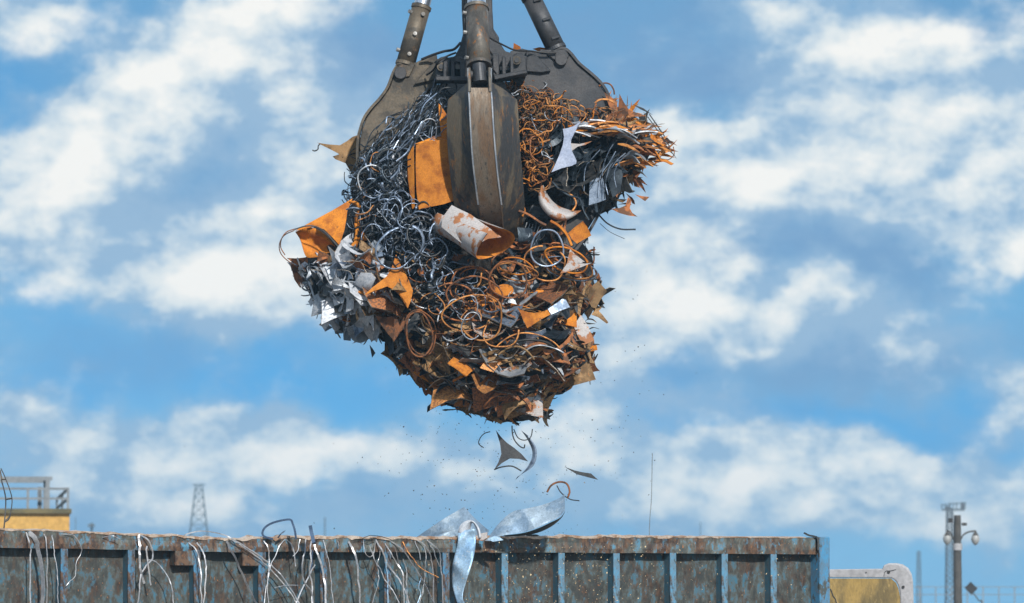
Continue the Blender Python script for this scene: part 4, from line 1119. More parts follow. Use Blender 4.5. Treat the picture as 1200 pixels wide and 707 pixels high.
# ------------------------------------------------------------- tangles of swarf
def curl(zone, mat, px, py, Y, nrm, s_px, th=1.0):
    lab, grp = {'grey': ("thin blue-grey steel curl knotted in the tangle on the bundle's upper left", "grey steel curls upper left"),
                'orange': ("orange rusted curl in the bright tangle right of the front tine", "orange curls right of the front tine"),
                'mid': ("rust-brown curl looped among the hoops below the front tine", "brown curls below the front tine")}[zone]
    s = s_px * S(Y)
    if zone == 'grey' and py < 182 and px < 520 and rnd.random() < .85: return combed(mat, px, py, Y, s * 1.2, lab, grp)
    b = rnd.choice(CURL)
    return put('metal_curl', b, mat, W(px, py, Y), nrm, rv(0, 6.3), (s, s, s), lab, 'metal curl', grp)
def comb_q():
    an = R(rnd.gauss(50, 20)); t_ = Vector((math.cos(an), rv(-.3, .3), math.sin(an))).normalized(); n_ = (Vector((0, -1, 0)) - t_ * t_.dot(Vector((0, -1, 0)))).normalized()
    return Matrix((t_, n_.cross(t_), n_)).transposed()
def combed(mat, px, py, Y, s, lab, grp):
    o = put('metal_curl', rnd.choice(CURL[30:]), mat, W(px, py, Y), (0, -1, 0), 0, (s, s * .8, s * .8), lab, 'metal curl', grp)
    o.rotation_euler = comb_q().to_euler(); return o
ZG = [(500,102),(535,100),(524,120),(520,160),(478,170),(474,240),(515,250),(520,290),(560,330),(560,352),(520,372),(500,345),(492,318),(470,300),(440,290),(415,262),(402,235),(412,210),(420,180),(440,146),(470,118)]
ZO = [(592,92),(620,92),(655,100),(690,128),(716,132),(724,146),(690,140),(655,150),(640,150),(640,196),(636,220),(616,216),(612,150),(606,112)]
def tangle_mat(zone, x, y, back=False):
    if back: return pick(('navy', 6), ('dark', 3), ('steel', 2.2)) if zone == 'grey' else pick(('rust', 4), ('dark', 3), ('tan', 2.4), ('brown', 2))  # back curls take darker metals: depth shade put into their colour
    if zone == 'grey':
        up = y < 175
        return pick(('navy', 4.5 if up else .8), ('steel', 5), ('dark', 2.5 if up else 1), ('bright', .2 if up else 1.1), ('tan', .3))
    return pick(('tan', 6), ('orange', 2.5), ('bright', 1.1), ('rust', 1.6), ('steel', .5))
def tangle(zone, poly, n_ind, n_rest, seed, s0, s1):
    P_ = scatter(poly, n_ind, seed)
    for (x, y) in P_:
        Y = Yf(x, y) - rv(0.0, .14); s = rv(s0, s1) * (1.5 if rnd.random() < .15 else 1)
        dd = float(sdist(x, y)); s = min(s, max(4, dd * .9 + 4))
        curl(zone, tangle_mat(zone, x, y), x, y, Y, rdir(.9, 1.15), s)
    # the crowd behind them, too many to count
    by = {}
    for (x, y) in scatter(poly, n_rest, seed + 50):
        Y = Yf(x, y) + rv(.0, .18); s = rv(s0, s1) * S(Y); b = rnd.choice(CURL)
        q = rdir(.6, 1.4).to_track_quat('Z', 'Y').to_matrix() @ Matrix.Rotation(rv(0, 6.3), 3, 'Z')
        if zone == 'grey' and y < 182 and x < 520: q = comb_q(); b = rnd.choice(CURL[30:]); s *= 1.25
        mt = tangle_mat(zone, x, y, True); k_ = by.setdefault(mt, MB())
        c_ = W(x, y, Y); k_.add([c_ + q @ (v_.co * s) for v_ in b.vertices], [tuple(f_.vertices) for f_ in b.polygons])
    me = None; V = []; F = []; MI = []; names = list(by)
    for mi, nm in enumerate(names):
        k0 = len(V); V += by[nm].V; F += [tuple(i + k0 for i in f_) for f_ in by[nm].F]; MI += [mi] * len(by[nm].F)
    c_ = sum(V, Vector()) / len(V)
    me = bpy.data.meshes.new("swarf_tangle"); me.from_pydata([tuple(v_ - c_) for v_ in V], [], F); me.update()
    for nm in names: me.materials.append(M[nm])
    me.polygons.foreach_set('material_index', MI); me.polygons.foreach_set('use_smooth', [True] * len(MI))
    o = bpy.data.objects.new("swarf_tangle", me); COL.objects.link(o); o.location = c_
    return tag(o, {'grey': "dense tangle of blue-grey steel swarf filling the bundle's upper left", 'orange': "dense tangle of orange swarf right of the front tine"}[zone], "swarf", kind='stuff')
tangle('grey', ZG, 200, 620, 31, 7, 14)
tangle('orange', ZO, 90, 300, 32, 5, 12)
for (x, y) in scatter([(505,330),(560,320),(600,345),(596,400),(560,412),(520,385)], 16, 34):
    curl('mid', pick(('steel', 2), ('tan', 2), ('rust', 2), ('bright', 1)), x, y, Yf(x, y) - rv(.06, .16), rdir(1.2, .7), rv(9, 17))

# ================================================================== pieces one can single out
def smooth_outline(P, k=3):
    """closed Catmull-Rom"""
    n = len(P); out_ = []
    for i in range(n):
        a, b, c, d = (Vector(P[(i + q) % n]) for q in (-1, 0, 1, 2))
        for j in range(k):
            t = j / k; out_.append(tuple(0.5 * ((2 * b) + (c - a) * t + (2 * a - 5 * b + 4 * c - d) * t * t + (3 * b - a - 3 * c + d) * t ** 3)))
    return out_
def traced(name, P, Y, mat, label=None, cat=None, bend=None, curve=False, th=.010, parent=None, tilt=(0, 0)):
    """thin sheet of the given outline standing near depth Y, bent in depth by bend(x, z) metres"""
    P = smooth_outline(P) if curve else dens_outline(P, 3)
    cx = sum(p[0] for p in P) / len(P); cy = sum(p[1] for p in P) / len(P); s = S(Y)
    O = [((x - cx) * s, (cy - y) * s) for x, y in P]
    bf = bend or (lambda x, z: 0)
    V, F = polar_sheet(O, lambda x, z: bf(x, z) + tilt[0] * x + tilt[1] * z, th, 4)
    V = [Vector((p.x, p.z, p.y)) for p in V]
    me = mesh(name, V, F, True)
    bm = bmesh.new(); bm.from_mesh(me); bmesh.ops.recalc_face_normals(bm, faces=bm.faces); bm.to_mesh(me); bm.free()
    o = link(name, me, M[mat], parent); o.location = W(cx, cy, Y) - parent_loc(parent)
    return tag(o, label, cat)
def band(name, A, B, YA, YB, mat, label=None, cat=None, bulge=0.0, th=.012, parent=None, n=20, m=4, flat=False, crumple=0.0, cfreq=6.0):
    """sheet spanned between two curves; bulge bows it towards the camera"""
    A = resample(smooth2(A), n); B = resample(smooth2(B), n); V = []; F = []
    fa = YA if callable(YA) else (lambda t: YA); fb = YB if callable(YB) else (lambda t: YB)
    for side in (0, 1):
        for i in range(n):
            t = i / (n - 1)
            for j in range(m + 1):
                q = j / m; p = A[i].lerp(B[i], q)
                pw = W(p.x, p.y, fa(t) * (1 - q) + fb(t) * q - bulge * math.sin(math.pi * q) + side * th)
                if crumple: pw.y += crumple * (.5 * mn.noise(Vector((pw.x * cfreq, pw.z * cfreq, 4.0))) + 1.4 * abs(mn.noise(Vector(((pw.x + .7 * pw.z) * cfreq * 1.3, (pw.z - .3 * pw.x) * cfreq * .5, 8.0)))) + .9 * abs(mn.noise(Vector(((pw.x - 1.1 * pw.z) * cfreq * 2.1, pw.z * cfreq * .8, 18.0)))))
                V.append(pw)
    k = n * (m + 1)
    for i in range(n - 1):
        for j in range(m):
            a = i * (m + 1) + j; f_ = (a, a + 1, a + m + 2, a + m + 1)
            F.append(f_); F.append(tuple(k + x for x in f_[::-1]))
    for i in range(n - 1):
        for j in (0, m):
            a = i * (m + 1) + j; F.append((a, a + m + 1, a + m + 1 + k, a + k))
    for j in range(m):
        for i in (0, n - 1):
            a = i * (m + 1) + j; F.append((a, a + 1, a + 1 + k, a + k))
    return tag(MB().add(V, F).build(name, M[mat], parent, smooth=not flat), label, cat)
def hoop(px, py, rx, ry, rot, Y, mat, wpx, label, cat='metal hoop', arc=(0, 360), tilt=.35, thick=.018, group=None, n=6, name='metal_hoop', face=False):
    s = S(Y); k = 40; pts = []; full = abs(arc[1] - arc[0]) >= 360
    for i in range(k if full else k + 1):
        a = R(arc[0] + (arc[1] - arc[0]) * i / k); x = math.cos(a) * rx; y = math.sin(a) * ry
        xr = x * math.cos(R(rot)) - y * math.sin(R(rot)); yr = x * math.sin(R(rot)) + y * math.cos(R(rot))
        pts.append(W(px + xr * (1 + .06 * math.sin(3 * a + px)), py + yr * (1 + .05 * math.sin(2 * a + py)), Y) + Vector((0, math.sin(a + .5) * tilt * rx * s + .04 * mn.noise(Vector((a, px, py))), 0)))
    V, F = sweep(pts, wpx * s * 1.0, thick if n == 4 else wpx * s * .7, up=(0, 1, 0) if not face else (0, 1, .5), closed=full, n=n)
    return tag(MB().add(V, F).build(name, M[mat], None, smooth=n > 4), label, cat, group)
def wire(name, pts, wpx, Y, mat, label, cat, th=None, n=5, up=(0, 1, 0), taper=False, group=None):
    s = S(Y if not callable(Y) else Y(*pts[0][:2]))
    P = smooth_path([W(p[0], p[1], p[2] if len(p) > 2 else (Y(p[0], p[1]) if callable(Y) else Y)) for p in pts], 6)
    V, F = sweep(P, wpx * s if n > 4 else .05, (th or wpx * s) if n > 4 else wpx * s, up=up, n=n, taper=taper)
    return tag(MB().add(V, F).build(name, M[mat], None), label, cat, group)

# ---- orange folded plate left of the tine
op = tag(empty("folded_plate", W(505, 205, -1.15)), "large bright orange folded steel plate with a black seam, wedged left of the front tine", "steel plate")
traced("front_face", [(487.5, 170), (500, 166), (524, 163.5), (527, 180), (529.5, 205), (531.5, 236), (520, 240), (505, 243), (491, 246.5), (488, 225), (487, 195)], -1.22, 'orange', bend=lambda x, z: .35 * x * x - .03, parent=op, th=.015)
traced("side_flange", [(477.5, 183), (480, 177), (485, 170.5), (485.6, 200), (486.2, 246), (483, 245), (480.5, 228), (477.8, 208)], -1.20, 'orange', parent=op, th=.015, tilt=(-1.1, 0))
traced("top_lip", [(486, 170), (497, 165), (512, 158), (523, 154), (524.5, 163), (505, 168)], -1.12, 'orange', parent=op, th=.01, tilt=(0, 1.5))
traced("metal_shard", [(514, 121), (518, 126), (524.5, 136), (524, 150), (523, 166), (518.5, 168), (516, 150), (514.5, 135)], -1.12, 'orange', "narrow upright orange shard above the large orange plate", "metal shard", bend=lambda x, z: .3 * z * z)
traced("sheet_offcut", [(458.7, 198), (464, 197), (470, 196), (477, 202), (475, 210), (467, 218), (454, 229.5), (456.5, 214)], -.98, 'white', "smooth pale grey-white triangular offcut left of the large orange plate", "sheet metal", bend=lambda x, z: 1.2 * x * x, curve=True)
traced("metal_shard", [(459, 186), (461, 179), (463, 190), (466, 197), (459, 199)], -.99, 'white', "tiny pale spike just above the grey-white triangular offcut", "metal shard")
# ---- peeling curled sheet under the tine: a short pipe bent from plate, painted outside, rusty inside
a_, b_ = W(521, 260, -1.30), W(579, 287, -1.86); ax_ = (b_ - a_).normalized(); side_ = ax_.cross(Vector((0, 0, 1))).normalized(); upv = side_.cross(ax_)
V = []; F = []; MI = []; nu, nv = 34, 14
cp = bpy.data.meshes.new("curled_sheet")
for layer in (0, 1):
    for i in range(nu + 1):
        t = i / nu; ang = R(-20 + 320 * t)
        for j in range(nv + 1):
            q = j / nv; r = (.175 + .075 * q) * (1 + .25 * (t - .5)) + .018 * mn.noise(Vector((t * 5, q * 3, 2))) - layer * .012
            if ang < R(60): r *= 1 + .25 * (1 - (ang + R(20)) / R(80))
            end = (.05 * math.sin(t * 9) + .08 * math.cos(ang)) * q
            V.append(a_.lerp(b_, q) + ax_ * end + side_ * (math.cos(ang + math.pi * .55) * r) + upv * (math.sin(ang + math.pi * .55) * r * .82))
kk = (nu + 1) * (nv + 1)
for layer in (0, 1):
    for i in range(nu):
        for j in range(nv):
            a = layer * kk + i * (nv + 1) + j; F.append((a, a + 1, a + nv + 2, a + nv + 1)); MI.append(layer)
for i in range(nu):
    for j in (0, nv):
        a = i * (nv + 1) + j; F.append((a, a + nv + 1, a + nv + 1 + kk, a + kk)); MI.append(1)
for j in range(nv):
    for i in (0, nu):
        a = i * (nv + 1) + j; F.append((a, a + 1, a + 1 + kk, a + kk)); MI.append(1)
c_ = (a_ + b_) / 2; cp.from_pydata([tuple(p - c_) for p in V], [], F); cp.materials.append(M['painted']); cp.materials.append(M['orange']); cp.polygons.foreach_set('material_index', MI); cp.polygons.foreach_set('use_smooth', [True] * len(MI)); cp.update()
o = bpy.data.objects.new("curled_sheet", cp); COL.objects.link(o); o.location = c_
tag(o, "curled pipe-like sheet with peeling white paint, rusty inside, below the front tine", "sheet metal")
traced("sheet_offcut", [(529, 239), (540, 245), (552, 251), (563, 260), (574, 268), (588, 279), (572, 281), (560, 287), (553, 294), (538, 283), (517, 265), (518, 254)], -1.80, 'painted', "flat peeling white-painted flap lying on the curled pipe-like sheet", "sheet metal", bend=lambda x, z: .5 * (x + z) ** 2, tilt=(-.3, .35))
# ---- sharp cut shapes
traced("sheet_offcut", [(464, 297.5), (468, 307), (473, 317), (479, 328), (484, 341), (482, 352), (478, 362), (472, 351), (466.5, 344), (460, 339), (453.7, 336), (446, 335.5), (439, 338), (427, 347), (437, 337), (447, 329), (453, 324), (458, 316)], -1.36, 'orange', "vivid orange three-pointed offcut with concave edges, left of the hoops", "sheet metal", bend=lambda x, z: -.4 * x * x, tilt=(.1, .2))
traced("sheet_offcut", [(659.7, 150), (665, 149), (672.5, 146), (681, 140), (674, 149), (670, 158), (669, 168), (670.5, 178), (675.6, 189), (675, 193.5), (668, 196), (658, 198.5), (646, 203.5), (650.5, 194), (655.5, 182), (659.5, 170), (661, 160)], -1.22, 'lilac', "smooth blue-white hourglass-shaped offcut at the mouth of the dark right hollow", "sheet metal", bend=lambda x, z: .5 * z * z + .5 * x * x, tilt=(.2, .5))
traced("metal_shard", [(668, 168), (679, 169), (694, 165.5), (686, 170), (677, 172), (669, 178)], -1.1, 'painted', "pale tan pointed fin beside the hourglass offcut", "metal shard")
band("bent_bowl", [(634, 218), (631, 228), (633, 241), (644, 254), (658, 259), (671, 255), (681, 247)], [(637, 217), (640, 225), (646, 234), (654, 241), (664, 245), (672, 247), (681, 246.5)], -1.32, -1.18, 'painted', "half-round bowl-like rusty grey rim right of the front tine's tip", "sheet metal", bulge=.10)
band("bent_bowl", [(634, 300), (633, 306), (640, 312)], [(640, 298), (641, 303), (646, 308)], -1.3, -1.2, 'dark', "small dark bent lip inside the grey hoop", "sheet metal", bulge=.03)
br_o = tag(empty("metal_canister", W(677, 273, -1.2)), "small crushed ochre-orange canister near the bundle's right waist", "canister")
traced("wall", [(666, 273), (674, 266), (683, 259.5), (688, 266), (693, 276), (684, 281), (676, 286), (670, 281)], -1.30, 'orange', bend=lambda x, z: -1.6 * (x * .6 + z * .8) ** 2 + 2.2 * (x * .8 - z * .6) ** 2, parent=br_o, th=.02)
traced("end_cap", [(664, 263), (670, 257), (680, 258), (684, 260), (674, 266), (667, 273), (663, 270)], -1.22, 'dark', bend=None, parent=br_o, th=.02, curve=True)
fn = traced("sheet_offcut", [(606, 360), (613, 365), (627, 367), (638, 365), (642, 363), (645, 369), (637, 373), (618, 385), (613, 375), (610, 367)], -1.46, 'orange', "bright orange fin with a curved top edge in the lower right of the bundle", "sheet metal", bend=lambda x, z: .6 * x * x, tilt=(-.2, .3))
traced("sheet_offcut", [(642, 362.5), (653, 355), (659, 350), (663, 351), (668, 360), (655, 365), (646, 369)], -1.40, 'steel', "grey scuffed corner plate touching the orange curved fin's right end", "sheet metal", bend=lambda x, z: .6 * x * x, tilt=(.2, .4))
traced("sheet_offcut", [(636, 409), (645, 410), (655, 406), (664, 398), (671, 389), (671, 397), (661, 406), (650, 412), (640, 416)], -1.30, 'rust', "narrow curved brown fin below the orange fin", "sheet metal", curve=True)
traced("metal_plate", [(701, 329), (706, 335), (711.5, 341), (704, 351), (698, 362), (693, 360), (688, 350), (691, 338)], -.50, 'brown', "brown corner plate sticking out of the bundle's right side at mid height", "sheet metal", bend=lambda x, z: .8 * x * x, tilt=(.4, 0))
traced("metal_shard", [(698, 361), (706, 369), (713, 378), (711, 379.5), (701, 372), (693, 369)], -.45, 'brown', "thin brown spike pointing down-right from the bundle's right side", "metal shard")
traced("metal_plate", [(681, 369), (689, 382), (693, 391), (696.5, 399), (690, 402), (683, 405), (677, 394), (672, 382)], -.72, 'painted', "rust-streaked pale plate on the right flank of the lower bundle", "sheet metal", tilt=(.3, .2))
traced("metal_plate", [(660, 446), (676, 434), (690, 422), (694, 433), (698.5, 444.5), (680, 450), (660, 455)], -.50, 'brown', "tan folded corner plate jutting from the bundle's lower right", "sheet metal", tilt=(.1, .3), bend=lambda x, z: .5 * abs(x))
traced("sheet_offcut", [(600, 480), (614, 478), (626, 471), (631, 469), (636, 473), (636.5, 490), (628, 488), (615, 486)], -.75, 'painted', "rust-striped flared offcut near the very bottom of the bundle", "sheet metal", bend=lambda x, z: .8 * x * x)
traced("metal_shard", [(639, 470), (644, 468), (641, 480), (645, 492), (637, 490)], -.35, 'dark', "dark small shard hanging at the bottom right corner of the bundle", "metal shard")
traced("metal_shard", [(372, 168.5), (385, 170), (398.5, 170.5), (407, 165), (413, 160), (422, 156.5), (422, 172), (420, 194), (417, 209), (411, 202), (405, 191.5), (393, 187), (390, 184), (402, 185.5), (396, 180), (388, 176)], -.10, 'brown', "brown torn shard with a hooked tip sticking out left below the left tine", "metal shard", bend=lambda x, z: .8 * x * z, tilt=(.3, 0))
wire("hook_wire", [(366, 176), (369, 177), (372.5, 175), (373, 171), (375, 169)], 1.6, -.10, 'dark', "small dark hook on the tip of the torn brown shard", "wire")
# ---- left orange scrolls
traced("sheet_offcut", [(345, 270), (365, 259), (388, 247), (413, 232.5), (407, 248), (406, 258), (404, 270), (398, 288), (390, 279), (380, 269), (367, 264.5), (355, 266)], -.85, 'orange', "largest orange curled sheet, on top of the left bulge", "sheet metal", bend=lambda x, z: 1.1 * (x * .5 - z * .85) ** 2, tilt=(-.3, .3))
band("sheet_offcut", [(346, 272), (358, 267), (370, 268), (382, 276), (393, 289)], [(352, 281), (358, 300), (367, 302), (380, 299), (390, 294)], -.80, -.72, 'orange', "ochre hollow sheet tucked beneath the largest orange curled sheet", "sheet metal", bulge=-.14)
wire("metal_strip", [(345, 270), (333, 276), (327.5, 286), (329, 297), (339, 307), (355, 315), (367, 309), (380, 300)], 4.2, -.40, 'rust', "rust-brown strip looping out at the bundle's far left", "metal strip", th=.012)
wire("metal_strip", [(347, 268), (336, 272), (330, 280), (329, 290), (334, 299)], 1.3, -.34, 'rust', "thinner strip nested inside the far-left loop", "metal strip")
traced("sheet_offcut", [(336, 302.5), (348, 303), (360, 301.5), (361, 307), (356, 315), (343, 308)], -.36, 'rust', "brown triangular piece closing the bottom of the far-left loop", "sheet metal")
traced("metal_plate", [(340, 309), (349, 313), (357, 318), (356, 330), (352, 338), (345, 328)], -.34, 'rust', "rust-brown plate directly under the far-left loop", "sheet metal", tilt=(-.3, 0))
wire("metal_strip", [(345, 269), (359, 265), (371, 266), (382, 273), (392, 284), (397, 290)], 1.8, -.90, 'dark', "dark arc scored across the largest orange curled sheet", "metal strip")
band("metal_strip", [(409, 236), (418, 236), (423, 244), (419, 255), (424, 268), (433, 281)], [(411, 240), (416, 241), (418, 247), (415, 256), (417, 268), (424, 284)], -.86, -.80, 'orange', "orange ribbon falling from the top of the largest orange sheet", "metal strip", bulge=.03)
band("metal_strip", [(415, 262), (416, 274), (413, 285), (405, 294)], [(420, 262), (422, 276), (419, 288), (411, 297)], -.88, -.84, 'orange', "orange curved ribbon between two white sheets on the left bulge", "metal strip", bulge=.03)
traced("sheet_offcut", [(398, 284), (406, 277), (414, 272), (414, 284), (406, 289), (400, 291)], -.84, 'white', "small clean white patch under the largest orange curled sheet", "sheet metal")
band("metal_strip", [(413, 297), (404, 304), (398, 316), (397, 328)], [(418, 300), (410, 308), (405, 318), (403, 329)], -.92, -.88, 'navy', "black curved band crossing the white sheets on the left bulge", "metal strip", bulge=.04)
traced("sheet_offcut", [(411, 305), (418, 297), (421, 315), (426, 326), (432, 340), (423, 338), (414, 325)], -.96, 'painted', "white tapering sheet with orange rust runs, centre of the left bulge", "sheet metal")
traced("sheet_offcut", [(433, 305), (440, 308), (446, 320), (436, 328), (429, 318)], -1.0, 'white', "white rounded sheet right of the rust-run tapering sheet", "sheet metal", curve=True)
traced("metal_plate", [(360, 328), (366, 333), (380, 357), (376, 361), (368, 352)], -.66, 'bright', "long blue-white folded plate along the left bulge's lower edge", "sheet metal", tilt=(-.6, 0))
traced("metal_plate", [(384, 330), (396, 326), (404, 345), (398, 356), (387, 348)], -.86, 'white', "pale silver angular plate in the lower left bulge", "sheet metal", tilt=(.3, .5))
traced("metal_plate", [(399, 356), (412, 352), (424, 350), (427, 360), (414, 368), (404, 369)], -.90, 'bright', "silver box-like plate beside the orange three-pointed offcut's left tip", "sheet metal", tilt=(.1, .6))
traced("metal_plate", [(408, 385), (420, 381), (434, 378), (437, 392), (425, 402), (413, 399)], -.55, 'bright', "grey rounded plate at the lowest corner of the left bulge", "sheet metal", tilt=(.2, .5), curve=True)
traced("metal_shard", [(377, 382), (384, 380), (390, 384), (381, 389)], -.3, 'steel', "small grey barb on the underside of the left bulge", "metal shard")
traced("sheet_offcut", [(439, 370), (452, 372), (466, 370), (477, 366), (476, 377), (471, 388), (462, 400), (455, 392), (447, 381)], -1.16, 'rust', "rust-orange pointed flap below the orange three-pointed offcut", "sheet metal", bend=lambda x, z: .9 * x * x)
traced("sheet_offcut", [(437, 346), (446, 350), (458, 356), (470, 352), (476, 360), (470, 368), (454, 368), (443, 360)], -1.12, 'brown', "wavy brown sheet curled right under the orange three-pointed offcut", "sheet metal", bend=lambda x, z: -1.5 * z * z)
traced("metal_shard", [(433, 404), (437, 409), (440, 414), (436, 419.5)], -.2, 'dark', "tiny dark flake falling just below the left bulge", "metal flake")
# ---- hoops
HL = [
 (641, 291, 19, 22, 0, -1.42, 'steel', 3.4, (0, 360), "largest pale grey hoop, right of the curled pipe-like sheet"),
 (639, 309, 24, 20, 15, -1.38, 'tan', 3.0, (-60, 250), "tan hoop crossing below the largest pale grey hoop"),
 (664, 305, 26, 13, 22, -1.30, 'orange', 3.4, (0, 360), "topmost of the slanted orange hoops at the bundle's right waist"),
 (666, 310, 30, 15, 18, -1.24, 'tan', 3.2, (0, 360), "widest slanted tan hoop at the bundle's right waist"),
 (661, 298, 20, 10, 30, -1.32, 'rust', 3.0, (0, 360), "small slanted brown hoop at the bundle's right waist"),
 (668, 315, 31, 12, 12, -1.2, 'steel', 2.2, (0, 360), "thin grey slanted hoop lowest at the right waist"),
 (596, 328, 22, 22, 0, -1.50, 'rust', 3.6, (0, 360), "round thick brown hoop directly below the curled pipe-like sheet"),
 (604, 312, 20, 9, 8, -1.44, 'orange', 3.0, (0, 360), "flattened orange hoop above the round thick brown hoop"),
 (606, 319, 24, 9, 10, -1.40, 'tan', 2.6, (0, 360), "flattened tan hoop behind the round thick brown hoop"),
 (553, 334, 26, 22, -8, -1.44, 'rust', 3.2, (0, 360), "brown hoop under the curled sheet's lower left end"),
 (556, 330, 18, 15, 15, -1.38, 'rust', 2.6, (0, 360), "smaller brown hoop nested inside another left of centre"),
 (534, 354, 26, 21, 25, -1.42, 'rust', 3.6, (-150, 130), "wide open brown hoop right of the orange three-pointed offcut"),
 (551, 367, 32, 20, -12, -1.50, 'tan', 3.0, (0, 360), "wide tan tilted hoop at the centre of the hoop cluster"),
 (564, 372, 25, 28, 5, -1.54, 'tan', 3.4, (-80, 150), "large orange-tan arc ending lowest in the hoop cluster"),
 (557, 350, 33, 24, 10, -1.46, 'rust', 3.4, (0, 360), "very wide brown hoop behind the pale curls"),
 (497, 318, 20, 26, -20, -1.30, 'rust', 4.0, (-60, 150), "thick brown arc curving right of the orange three-pointed offcut"),
 (504, 314, 14, 22, -15, -1.26, 'orange', 3.0, (-60, 150), "orange arc nested inside the thick brown arc"),
 (553, 382, 12, 15, 10, -1.58, 'bright', 2.2, (40, 330), "pale broken curl lowest in the hoop cluster"),
 (548, 361, 11, 15, 25, -1.58, 'bright', 2.0, (-110, 130), "pale open curl above the lowest pale curl"),
 (497, 352, 15, 9, 10, -1.34, 'bright', 2.4, (20, 170), "short pale arc beside the orange three-pointed offcut"),
 (436, 212, 17, 17, 0, -1.0, 'bright', 2.8, (0, 360), "largest pale round ring in the blue-grey tangle"),
 (447, 203, 13, 14, 0, -.98, 'steel', 2.2, (-40, 250), "blue-grey ring overlapping the largest pale ring's upper right"),
 (502, 153, 10, 14, 10, -1.08, 'white', 1.8, (0, 360), "thin white oval ring close to the front tine's left edge"),
 (463, 250, 14, 16, 0, -1.18, 'steel', 2.4, (0, 300), "blue-grey ring under the grey-white triangular offcut"),
 (633, 203, 9, 10, 0, -1.2, 'tan', 2.6, (0, 360), "small orange ring alone right of the front tine at mid height"),
 (614, 195, 13, 20, 0, -1.12, 'tan', 2.2, (-70, 110), "long orange arc hugging the front tine's right edge"),
 (491, 392, 15, 27, -8, -1.42, 'rust', 3.4, (0, 360), "upright oval hoop at the lower left of the bundle"),
 (493, 390, 17.5, 27, -10, -1.36, 'rust', 2.8, (0, 360), "second oval hoop nested just behind the upright oval hoop"),
 (622, 424, 40, 25, 6, -1.34, 'dark', 4.6, (185, 345), "broad black arc across the lower right of the bundle"),
 (621, 420, 42, 27, 8, -1.36, 'tan', 2.6, (195, 340), "thin tan arc riding above the broad black arc"),
 (640, 428, 30, 22, 15, -1.3, 'bright', 3.0, (190, 300), "pale silvery arc under the broad black arc"),
 (600, 440, 26, 34, 30, -1.36, 'brown', 3.6, (200, 300), "brown arc sweeping left of the broad black arc"),
]
for (x, y, rx, ry, rt_, Y, mt, wp, arc, lab) in HL:
    cat_ = 'metal ring' if 'ring' in lab else ('metal curl' if 'curl' in lab else ('metal arc' if 'arc' in lab else 'metal hoop'))
    nm_ = cat_.replace(' ', '_')
    hoop(x, y, rx, ry, rt_, Y, mt, wp, lab, cat=cat_, arc=arc, name=nm_)
for i in range(6):
    hoop(588, 250, 33 + i * 4, 36 + i * 3.4, 0, -1.02 - .02 * i, 'steel' if i % 2 else 'bright', 1.5, "thin grey arc in the fan of nested arcs right of the curled sheet's mouth", cat='metal arc', arc=(18, 62), group="fan of nested grey arcs", name="metal_arc", tilt=.1)
traced("sheet_offcut", [(580, 338), (590, 333), (600, 336), (601, 343), (592, 347), (583, 345)], -1.30, 'orange', "small rusty oval disc seen through the round thick brown hoop", "sheet metal", curve=True)
traced("sheet_offcut", [(668, 292), (675, 299), (688, 309), (694, 308), (682, 313), (668, 318), (656, 321), (664, 310)], -1.48, 'painted', "tan and white offcut lying over the slanted orange hoops", "sheet metal")
wire("metal_strip", [(645, 259), (655, 265), (664, 275), (670, 288)], 3.4, -1.36, 'orange', "curved orange strip running down to the slanted hoops", "metal strip")
wire("metal_strip", [(608, 247), (620, 252), (632, 260), (640, 264)], 3.0, -1.28, 'rust', "brown strip pointing at the crushed canister from the left", "metal strip")
wire("metal_strip", [(612, 240), (615, 247), (612, 254)], 2.6, -1.2, 'orange', "short orange hook beside the front tine's tip", "metal strip")
wire("metal_strip", [(647, 213), (656, 222), (667, 229), (679, 233), (684, 247), (690, 258)], 2.2, -1.26, 'navy', "black strip bowing over the half-round bowl-like rim", "metal strip")
wire("metal_strip", [(666, 226), (673, 232), (675, 240), (671, 247)], 2.2, -1.25, 'tan', "tan hooked strip rising inside the half-round rim", "metal strip")
wire("metal_strip", [(690, 240), (700, 250), (712, 262), (727, 268.5), (745, 269)], 4.4, -.55, 'navy', "dark blue-black strip hanging out and curving right under the right hollow", "metal strip", th=.02, taper=True)
wire("metal_wire", [(703, 262), (715, 272), (732, 280)], .7, -.5, 'dark', "hair-thin wire trailing below the hanging blue-black strip", "wire")
traced("metal_shard", [(716, 245), (726, 244), (733, 241), (736, 231), (740, 235), (738, 244), (741, 250), (747, 254), (737, 253), (726, 250)], -.5, 'rust', "orange-brown claw-shaped offcut under the right hollow", "metal shard")
traced("metal_shard", [(744, 228), (752, 230), (761, 231), (756, 236), (750, 232)], -.4, 'rust', "small brown arrow-shaped barb right of the claw-shaped offcut", "metal shard")
traced("metal_plate", [(691, 214), (698, 209), (706, 208), (708, 220), (710, 234), (700, 238), (690, 241)], -1.0, 'steel', "lighter grey leaf-like plate in the right hollow", "sheet metal", bend=lambda x, z: .8 * x * x, tilt=(.3, 0))
traced("metal_plate", [(714, 190), (724, 184), (730, 205), (727, 225), (718, 232), (712, 212)], -.95, 'navy', "tall blue-black bowed plate in the right hollow", "sheet metal", bend=lambda x, z: 1.5 * x * x)
